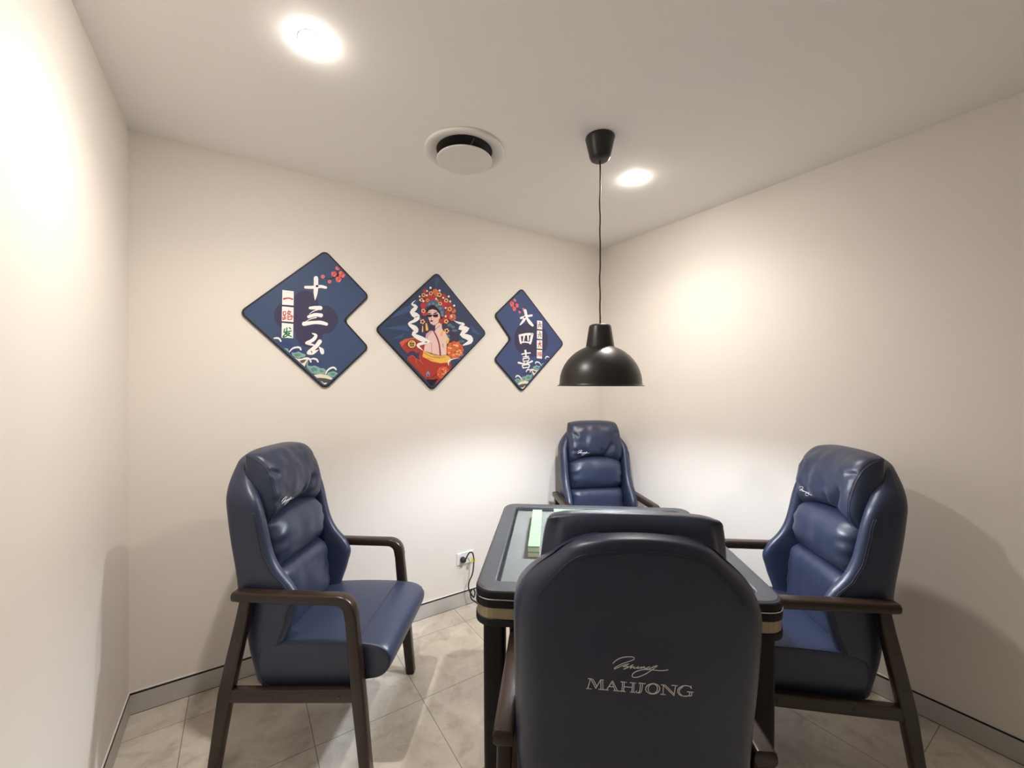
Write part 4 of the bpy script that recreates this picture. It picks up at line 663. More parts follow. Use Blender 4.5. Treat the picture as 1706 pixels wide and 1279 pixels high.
 ('figure_picture', 'dark', 9, '-71,327 -71,325 -73,323 -76,322 -78,322 -80,324 -81,326 -80,329 -78,331 -76,331 -73,331 -71,330;-20,339 -21,336 -22,334 -25,333 -28,334 -29,335 -30,338 -29,340 -28,342 -25,343 -22,343 -21,341;28,320 27,317 25,315 23,314 20,315 18,316 17,319 18,321 20,323 23,324 25,324 27,322;73,288 73,285 71,283 68,282 66,283 64,284 63,287 64,289 66,291 68,292 71,292 73,290;97,241 96,239 94,237 92,236 89,236 87,238 86,240 87,243 89,245 92,246 94,245 96,244;102,208 102,205 100,203 97,202 94,203 92,204 92,207 92,209 94,211 97,212 100,212 102,210'),
 ('figure_picture', 'hair', 7, '-39,185 -43,176 -54,168 -70,164 -85,165 -96,171 -100,180 -96,189 -85,196 -70,200 -54,199 -43,194;42,192 37,182 24,174 6,170 -12,171 -25,177 -30,186 -25,196 -12,204 6,209 24,208 37,202;-99,188 -83,188 -82,198 -98,198;-83,188 -59,189 -59,198 -82,198;-59,189 -35,191 -35,199 -59,198;-35,191 -9,195 -10,204 -35,199;-9,195 18,200 16,209 -10,204;18,200 36,204 35,214 16,209;36,204 39,206 41,210 38,213 35,214;-98,198 -101,197 -104,193 -102,189 -99,188;-97,206 -92,204 -89,216 -95,216;-92,204 -83,202 -81,215 -89,216;-83,202 -73,201 -73,216 -81,215;-73,201 -63,205 -65,216 -73,216;-63,205 -54,210 -56,217 -65,216;-54,210 -47,213 -49,218 -56,217;-47,213 -46,214 -45,216 -47,218 -49,218;-95,216 -98,215 -101,212 -100,208 -97,206;-21,208 -14,209 -17,218 -23,213;-14,209 -4,210 -8,224 -17,218;-4,210 5,212 1,228 -8,224;5,212 14,216 11,230 1,228;14,216 23,221 21,231 11,230;23,221 30,225 29,231 21,231;30,225 32,226 32,229 31,230 29,231;-23,213 -25,212 -25,210 -24,208 -21,208'),
 ('figure_picture', 'lip', 7, '-28,124 -30,118 -37,113 -47,111 -56,112 -63,115 -66,120 -63,126 -56,130 -47,133 -37,132 -30,129'),
 ('figure_picture', 'mauve', 7, '-86,227 -48,228 -48,232 -86,232;-48,228 -47,228 -45,230 -46,232 -48,232;-86,232 -87,232 -89,230 -88,228 -86,227;-16,231 42,240 42,245 -16,235;42,240 44,241 45,243 44,244 42,245;-16,235 -18,235 -19,233 -17,231 -16,231;-44,160 -57,145 -52,141 -40,157;-57,145 -57,143 -56,140 -54,140 -52,141;-40,157 -39,159 -40,160 -42,161 -44,160'),
 ('headdress_picture', 'brick', 5.0, '-92,480 -97,465 -108,453 -124,447 -139,449 -151,458 -155,473 -151,488 -139,500 -124,506 -108,504 -97,495'),
 ('headdress_picture', 'crimson', 5.1, '-33,458 -36,444 -47,433 -61,428 -75,430 -85,438 -89,451 -85,465 -75,475 -61,481 -47,479 -36,470'),
 ('headdress_picture', 'orange', 5.2, '40,491 35,473 21,459 3,452 -15,455 -28,465 -33,482 -28,499 -15,513 3,520 21,518 35,507;179,395 175,379 163,367 147,362 131,364 120,373 115,388 120,403 131,415 147,420 163,418 175,409'),
 ('headdress_picture', 'brick', 5.3, '-112,427 -116,412 -127,400 -142,394 -157,397 -168,406 -172,419 -168,434 -157,446 -142,452 -127,450 -116,440;230,347 225,328 210,313 190,306 170,309 155,321 150,339 155,358 170,373 190,380 210,377 225,365;175,187 171,171 158,158 141,152 123,155 111,166 106,181 111,198 123,210 141,216 158,214 171,203'),
 ('headdress_picture', 'orange', 5.4, '86,457 82,442 71,430 55,425 40,427 28,436 24,450 28,465 40,477 55,483 71,481 82,472'),
 ('headdress_picture', 'brick', 5.5, '154,446 149,428 135,414 117,407 98,410 85,421 80,437 85,455 98,469 117,476 135,473 149,462;-90,353 -94,339 -104,328 -117,323 -131,325 -141,334 -145,347 -141,360 -131,371 -117,376 -104,374 -94,365'),
 ('headdress_picture', 'crimson', 5.6, '-146,373 -150,359 -160,348 -174,343 -187,345 -197,354 -201,366 -197,380 -187,391 -174,396 -160,394 -150,385;165,352 160,335 146,321 127,314 109,317 95,328 90,344 95,362 109,376 127,383 146,380 160,369'),
 ('headdress_picture', 'brick', 5.7, '-68,399 -72,385 -83,373 -99,367 -114,369 -125,379 -129,392 -125,407 -114,419 -99,425 -83,423 -72,413'),
 ('headdress_picture', 'crimson', 5.8, '19,409 13,389 -2,374 -22,366 -43,369 -58,381 -63,400 -58,420 -43,436 -22,443 -2,441 13,428'),
 ('headdress_picture', 'orange', 5.0, '51,377 47,363 37,352 23,347 8,349 -2,358 -6,370 -2,384 8,395 23,400 37,398 47,390;281,278 276,262 264,250 248,245 232,247 220,257 215,271 220,287 232,299 248,304 264,302 276,292'),
 ('headdress_picture', 'brick', 5.1, '106,389 102,374 90,362 75,356 59,358 48,368 43,382 48,397 59,409 75,415 90,413 102,403;201,249 196,231 182,217 163,211 145,214 131,225 126,242 131,259 145,273 163,280 182,277 196,266;206,202 202,187 190,175 174,170 158,173 146,182 142,197 146,212 158,224 174,229 190,227 202,217'),
 ('headdress_picture', 'crimson', 5.4, '-109,303 -114,283 -129,268 -149,261 -169,264 -183,276 -188,295 -183,314 -169,329 -149,337 -129,334 -114,321;-101,210 -106,193 -119,180 -136,174 -154,177 -166,188 -171,204 -166,221 -154,234 -136,240 -119,238 -106,227'),
 ('headdress_picture', 'orange', 5.7, '108,340 104,328 94,318 81,313 68,315 59,323 55,335 59,347 68,357 81,362 94,360 104,352;179,136 175,121 163,109 147,104 131,107 120,116 115,131 120,146 131,157 147,163 163,160 175,150'),
 ('headdress_picture', 'brick', 5.8, '252,300 247,282 233,268 214,261 195,264 182,275 177,292 182,310 195,324 214,331 233,328 247,317;255,194 249,175 234,160 214,154 194,157 179,169 174,187 179,206 194,221 214,228 234,225 249,213'),
 ('headdress_picture', 'crimson', 5.2, '139,301 135,287 125,276 110,271 96,273 85,282 81,295 85,309 96,319 110,325 125,322 135,314;-54,431 -58,419 -67,409 -80,404 -92,406 -102,413 -105,425 -102,437 -92,447 -80,452 -67,450 -58,443'),
 ('headdress_picture', 'orange', 5.5, '-130,243 -133,231 -142,222 -155,217 -167,219 -176,227 -180,239 -176,251 -167,260 -155,265 -142,263 -133,255'),
 ('headdress_picture', 'brick', 5.6, '130,140 124,120 109,105 88,98 67,101 52,114 46,133 52,153 67,169 88,176 109,173 124,160'),
 ('headdress_picture', 'crimson', 5.0, '-35,385 -39,373 -48,363 -61,358 -73,360 -83,368 -86,379 -83,392 -73,402 -61,406 -48,405 -39,397'),
 ('headdress_picture', 'orange', 5.3, '29,435 26,422 16,412 3,408 -10,409 -19,417 -22,429 -19,441 -10,451 3,456 16,454 26,447'),
 ('headdress_picture', 'brick', 5.4, '201,301 197,288 187,278 174,273 161,275 151,283 147,295 151,308 161,318 174,323 187,321 197,313'),
 ('headdress_picture', 'peach', 7.0, '-121,429 -124,422 -131,418 -139,420 -142,427 -139,434 -131,438 -124,436;-26,462 -29,455 -36,451 -44,453 -47,460 -44,467 -36,471 -29,469;87,458 84,449 75,445 67,447 63,455 67,463 75,467 84,465;177,397 174,389 166,385 158,387 155,394 158,402 166,406 174,404;-123,236 -126,228 -134,225 -141,227 -144,234 -141,241 -134,245 -126,243;227,295 223,286 215,282 206,285 202,292 206,301 215,305 223,302;-149,366 -151,360 -158,356 -165,358 -167,364 -165,371 -158,374 -151,372;92,348 89,341 82,338 75,340 72,346 75,353 82,356 89,355;177,136 174,128 166,125 158,127 155,134 158,142 166,145 174,143;-76,371 -78,365 -84,362 -90,364 -93,369 -90,375 -84,378 -78,376;-128,107 -131,98 -140,94 -149,97 -153,105 -149,113 -140,118 -131,115;190,19 186,10 176,5 167,8 163,17 167,26 176,30 186,27'),
 ('headdress_picture', 'gold', 7.2, '-133,412 -136,404 -143,401 -151,403 -154,409 -151,417 -143,421 -136,419;-38,445 -41,437 -49,433 -56,435 -59,442 -56,450 -49,453 -41,451;73,438 70,430 61,425 53,428 49,435 53,444 61,448 70,446;164,379 161,371 153,367 145,370 142,377 145,384 153,388 161,386;-135,219 -138,211 -146,208 -153,210 -156,217 -153,224 -146,228 -138,226;213,275 209,267 200,263 192,265 188,273 192,281 200,285 209,283;-159,351 -162,344 -169,341 -175,343 -178,349 -175,356 -169,359 -162,357;81,332 78,326 71,322 64,324 61,330 64,337 71,341 78,339;164,118 161,111 153,107 145,110 142,117 145,124 153,128 161,125;-86,357 -88,351 -94,348 -100,350 -103,355 -100,361 -94,364 -88,363;-142,87 -146,78 -155,74 -164,76 -167,85 -164,93 -155,98 -146,95;174,-2 170,-11 161,-16 151,-13 147,-4 151,5 161,9 170,6'),
 ('headdress_picture', 'peach', 7.4, '-152,416 -155,408 -163,404 -170,406 -173,413 -170,421 -163,424 -155,422;-58,448 -61,441 -69,437 -76,439 -79,446 -76,453 -69,457 -61,455;51,442 47,434 39,430 30,432 27,439 30,448 39,452 47,450;143,383 140,375 132,371 124,374 121,381 124,388 132,392 140,390;-155,223 -158,216 -165,212 -173,214 -176,221 -173,228 -165,232 -158,230;190,280 186,271 177,267 169,270 165,277 169,286 177,290 186,288;-177,354 -180,348 -186,344 -193,346 -196,352 -193,359 -186,362 -180,360;62,336 59,329 52,326 45,328 42,334 45,341 52,344 59,342;143,123 140,115 132,112 124,114 121,121 124,129 132,132 140,130;-102,360 -104,354 -110,351 -116,353 -118,358 -116,364 -110,367 -104,366;-166,92 -169,83 -178,79 -187,82 -190,90 -187,99 -178,103 -169,100;149,4 145,-5 136,-10 126,-7 122,2 126,11 136,15 145,12'),
 ('headdress_picture', 'gold', 7.6, '-152,435 -155,428 -163,424 -170,426 -173,433 -170,440 -163,444 -155,442;-58,468 -61,461 -69,457 -76,459 -79,465 -76,473 -69,477 -61,475;51,464 47,456 39,452 30,454 27,461 30,470 39,474 47,472;143,403 140,396 132,392 124,394 121,401 124,408 132,412 140,410;-155,243 -158,235 -165,232 -173,234 -176,240 -173,248 -165,251 -158,249;190,302 186,294 177,290 169,292 165,300 169,308 177,312 186,310;-177,372 -180,365 -186,362 -193,364 -195,370 -193,377 -186,380 -180,378;62,354 59,347 52,344 45,346 42,352 45,359 52,362 59,360;143,143 140,136 132,132 124,134 121,141 124,149 132,152 140,150;-102,376 -104,370 -110,367 -116,369 -118,374 -116,380 -110,383 -104,381;-166,115 -169,107 -178,102 -187,105 -190,113 -187,122 -178,126 -169,123;149,28 145,19 136,15 126,17 122,26 126,35 136,39 145,36'),
 ('headdress_picture', 'peach', 7.8, '-133,444 -136,436 -143,432 -151,434 -154,441 -151,448 -143,452 -136,450;-38,477 -41,469 -49,465 -56,467 -59,474 -56,481 -49,485 -41,483;73,474 70,465 61,461 53,463 49,471 53,479 61,483 70,481;164,412 161,404 153,400 145,402 142,409 145,417 153,421 161,419;-135,250 -138,243 -146,239 -153,242 -156,248 -153,256 -146,259 -138,257;213,311 209,303 200,299 192,301 188,309 192,317 200,322 209,319;-159,379 -162,373 -169,369 -175,371 -178,377 -175,384 -169,387 -162,385;81,362 78,355 71,351 64,353 61,360 64,366 71,370 78,368;164,151 161,144 153,140 145,142 142,149 145,157 153,160 161,158;-86,383 -88,377 -94,374 -100,375 -103,381 -100,387 -94,390 -88,388;-142,125 -146,116 -155,112 -164,114 -167,122 -164,131 -155,135 -146,133;174,37 170,28 161,24 151,27 147,35 151,44 161,49 170,46'),
 ('headdress_picture', 'maroon', 9, '-136,427 -140,418 -149,414 -158,416 -161,424 -158,433 -149,438 -140,435;-42,460 -45,451 -54,447 -63,449 -67,457 -63,466 -54,471 -45,468;69,455 65,445 55,440 45,443 41,452 45,462 55,467 65,464;161,395 157,386 147,381 138,384 134,392 138,401 147,406 157,403;-139,234 -142,226 -151,221 -160,224 -164,232 -160,241 -151,245 -142,242;209,293 204,283 194,278 184,281 179,290 184,300 194,305 204,302;-162,365 -166,357 -174,353 -181,355 -185,362 -181,370 -174,374 -166,372;77,347 74,339 66,335 57,337 54,344 57,352 66,356 74,354;161,134 157,125 147,121 138,124 134,132 138,141 147,146 157,143;-89,370 -91,362 -99,359 -106,361 -109,367 -106,374 -99,378 -91,376;-146,105 -151,95 -161,90 -172,93 -176,103 -172,113 -161,118 -151,115;170,17 165,6 154,1 143,5 138,15 143,26 154,31 165,27'),
 ('headdress_picture', 'white', 10, '-45,526 -48,517 -56,511 -65,510 -73,514 -76,522 -73,531 -65,537 -56,538 -48,534;73,507 70,498 63,492 53,491 45,495 42,503 45,512 53,518 63,520 70,515;195,448 192,440 185,434 176,433 169,437 166,445 169,453 176,459 185,460 192,456;270,343 267,334 259,328 250,327 243,332 240,339 243,348 250,353 259,354 267,350;215,389 213,380 205,375 196,374 189,378 186,386 189,394 196,400 205,401 213,396;-187,403 -189,397 -195,392 -202,392 -207,395 -209,401 -207,407 -202,412 -195,413 -189,409;-95,429 -97,421 -104,416 -111,415 -118,419 -120,426 -118,433 -111,438 -104,439 -97,435;27,401 24,393 18,388 10,387 3,391 1,398 3,405 10,410 18,411 24,407;121,424 118,416 112,411 103,410 97,414 94,421 97,428 103,433 112,434 118,430;154,302 151,295 145,290 136,289 130,292 127,299 130,307 136,312 145,313 151,309;154,198 151,190 145,185 136,185 130,188 127,195 130,203 136,208 145,209 151,205;-136,352 -139,345 -145,340 -153,339 -159,343 -161,350 -159,357 -153,362 -145,363 -139,359;-187,362 -189,357 -193,354 -198,353 -203,355 -204,360 -203,365 -198,369 -193,369 -189,367;-92,480 -94,474 -100,469 -107,468 -113,471 -115,478 -113,484 -107,489 -100,490 -94,486;230,205 228,198 222,193 214,193 208,196 206,202 208,209 214,214 222,215 228,211'),
 ('peony_picture#1', 'orange', 7, '382,-212 376,-245 359,-275 333,-299 301,-315 266,-322 230,-318 199,-304 174,-282 158,-254 153,-222 158,-190 174,-161 199,-136 230,-120 266,-113 301,-116 333,-129 359,-151 376,-179;82,-580 62,-571 44,-554 33,-533 29,-510 33,-487 44,-466 62,-449 85,-437 110,-433 135,-436 158,-447 177,-463 185,-478'),
 ('peony_picture#1', 'coral2', 7.2, '392,-211 385,-230 366,-241 345,-238 331,-224 331,-204 345,-189 366,-185 385,-193;157,-507 157,-501 166,-490 175,-489'),
 ('peony_picture#1', 'orange', 7.3, '377,-259 369,-278 351,-288 330,-285 316,-271 316,-252 330,-236 351,-232 369,-241'),
 ('peony_picture#1', 'coral2', 7.4, '336,-292 329,-311 310,-321 289,-319 276,-304 276,-285 289,-270 310,-265 329,-274'),
 ('peony_picture#1', 'orange', 7.5, '283,-301 276,-320 258,-330 237,-327 223,-313 223,-294 237,-279 258,-274 276,-283;82,-580 80,-578 80,-564 90,-553 104,-550 110,-553'),
 ('peony_picture#1', 'coral2', 7.6, '235,-283 228,-301 210,-312 189,-309 176,-295 176,-276 189,-261 210,-256 228,-265;88,-556 83,-569 70,-576 56,-574 46,-564 46,-550 56,-539 70,-536 83,-543'),
 ('peony_picture#1', 'orange', 7.7, '207,-244 200,-262 182,-272 161,-270 148,-256 148,-237 161,-222 182,-217 200,-226;68,-527 63,-540 50,-547 35,-545 26,-535 26,-521 35,-510 50,-507 63,-514'),
 ('peony_picture#1', 'coral2', 7.8, '207,-196 200,-214 182,-225 161,-222 148,-208 148,-189 161,-174 182,-170 200,-178;68,-492 63,-505 50,-513 35,-510 26,-500 26,-486 35,-475 50,-472 63,-479'),
 ('peony_picture#1', 'orange', 7.9, '235,-154 228,-172 210,-183 189,-181 176,-167 176,-148 189,-132 210,-128 228,-136;88,-462 83,-476 70,-483 56,-481 46,-470 46,-456 56,-445 70,-443 83,-449'),
 ('peony_picture#1', 'coral2', 8.0, '283,-131 276,-150 258,-161 237,-158 223,-144 223,-125 237,-110 258,-105 276,-114;123,-447 118,-460 104,-468 90,-466 80,-455 80,-441 90,-430 104,-427 118,-434'),
 ('peony_picture#1', 'orange', 8.1, '336,-135 329,-154 310,-165 289,-162 276,-148 276,-129 289,-114 310,-109 329,-118;160,-451 155,-465 142,-472 127,-470 117,-459 117,-445 127,-434 142,-432 155,-438'),
 ('peony_picture#1', 'coral2', 8.2, '377,-165 369,-184 351,-195 330,-192 316,-178 316,-159 330,-143 351,-139 369,-147;189,-474 189,-475 169,-494 156,-492 146,-482 146,-468 156,-457 171,-454 184,-461'),
 ('peony_picture#1', 'peach', 8.5, '338,-272 332,-282 318,-285 307,-278 307,-267 318,-260 332,-262;178,-485 166,-498 162,-495 162,-488 169,-484 178,-485'),
 ('peony_picture#1', 'orange', 8.55, '210,-241 205,-248 193,-250 183,-246 183,-238 193,-233 205,-234'),
 ('peony_picture#1', 'peach', 8.6, '317,-167 309,-176 292,-179 278,-174 278,-165 292,-158 309,-159'),
 ('peony_picture#1', 'peach', 8.65, '310,-154 302,-161 283,-164 268,-160 268,-152 283,-147 302,-148'),
 ('peony_picture#1', 'gold', 8.7, '353,-223 345,-236 328,-240 314,-232 314,-218 328,-208 345,-210'),
 ('peony_picture#1', 'gold', 8.75, '278,-157 269,-167 250,-171 235,-164 235,-153 250,-145 269,-147'),
 ('peony_picture#1', 'gold', 8.8, '246,-275 237,-287 218,-291 203,-283 203,-269 218,-260 237,-262'),
 ('peony_picture#1', 'peach', 8.85, '206,-260 200,-273 187,-277 177,-268 177,-254 187,-245 200,-247'),
 ('peony_picture#1', 'coral2', 8.9, '308,-193 300,-206 281,-210 266,-202 266,-188 281,-178 300,-180;84,-532 79,-538 66,-540 56,-536 56,-529 66,-524 79,-525'),
 ('peony_picture#1', 'orange', 8.95, '197,-220 189,-231 172,-235 158,-228 158,-216 172,-208 189,-209;160,-504 160,-497 171,-492 171,-492'),
 ('peony_picture#1', 'gold', 9.0, '264,-278 256,-288 238,-291 223,-285 223,-274 238,-266 256,-268'),
 ('peony_picture#1', 'orange', 9.05, '272,-209 264,-218 247,-221 233,-216 233,-205 247,-198 264,-200'),
 ('peony_picture#1', 'coral2', 9.1, '252,-174 246,-185 234,-189 224,-182 224,-170 234,-162 246,-164'),
 ('peony_picture#1', 'gold', 9.15, '312,-236 305,-248 291,-251 279,-244 279,-231 291,-223 305,-225'),
 ('peony_picture#1', 'orange', 9.2, '235,-227 228,-237 212,-240 199,-234 199,-224 212,-217 228,-219'),
 ('peony_picture#1', 'peach', 9.25, '318,-267 310,-277 292,-281 278,-274 278,-263 292,-255 310,-257'),
 ('peony_picture#1', 'orange', 9.3, '311,-184 304,-196 290,-200 279,-192 279,-179 290,-170 304,-172;108,-554 108,-546 119,-540 122,-541'),
 ('peony_picture#1', 'orange', 9.35, '232,-282 225,-293 209,-297 196,-290 196,-277 209,-269 225,-271;123,-513 117,-519 103,-520 92,-517 92,-511 103,-507 117,-508'),
 ('peony_picture#1', 'orange', 9.4, '224,-270 216,-281 198,-284 184,-278 184,-267 198,-259 216,-261;109,-503 104,-512 95,-514 87,-508 87,-498 95,-492 104,-494'),
 ('peony_picture#1', 'peach', 9.45, '229,-198 222,-208 207,-211 194,-205 194,-195 207,-188 222,-190'),
 ('peony_picture#1', 'gold', 9.5, '201,-193 194,-202 179,-205 167,-200 167,-190 179,-183 194,-185'),
 ('peony_picture#1', 'orange', 9.55, '249,-268 241,-277 223,-280 209,-275 209,-265 223,-259 241,-260'),
 ('peony_picture#1', 'orange', 9.6, '218,-176 211,-184 195,-186 183,-182 183,-173 195,-167 211,-168'),
 ('peony_picture#1', 'coral2', 9.65, '337,-248 332,-261 320,-264 310,-256 310,-242 320,-233 332,-235'),
 ('peony_picture#1', 'gold', 9.7, '358,-247 352,-258 340,-262 331,-254 331,-241 340,-233 352,-235'),
 ('peony_picture#1', 'orange', 9.75, '281,-244 275,-253 262,-255 252,-250 252,-241 262,-234 275,-236'),
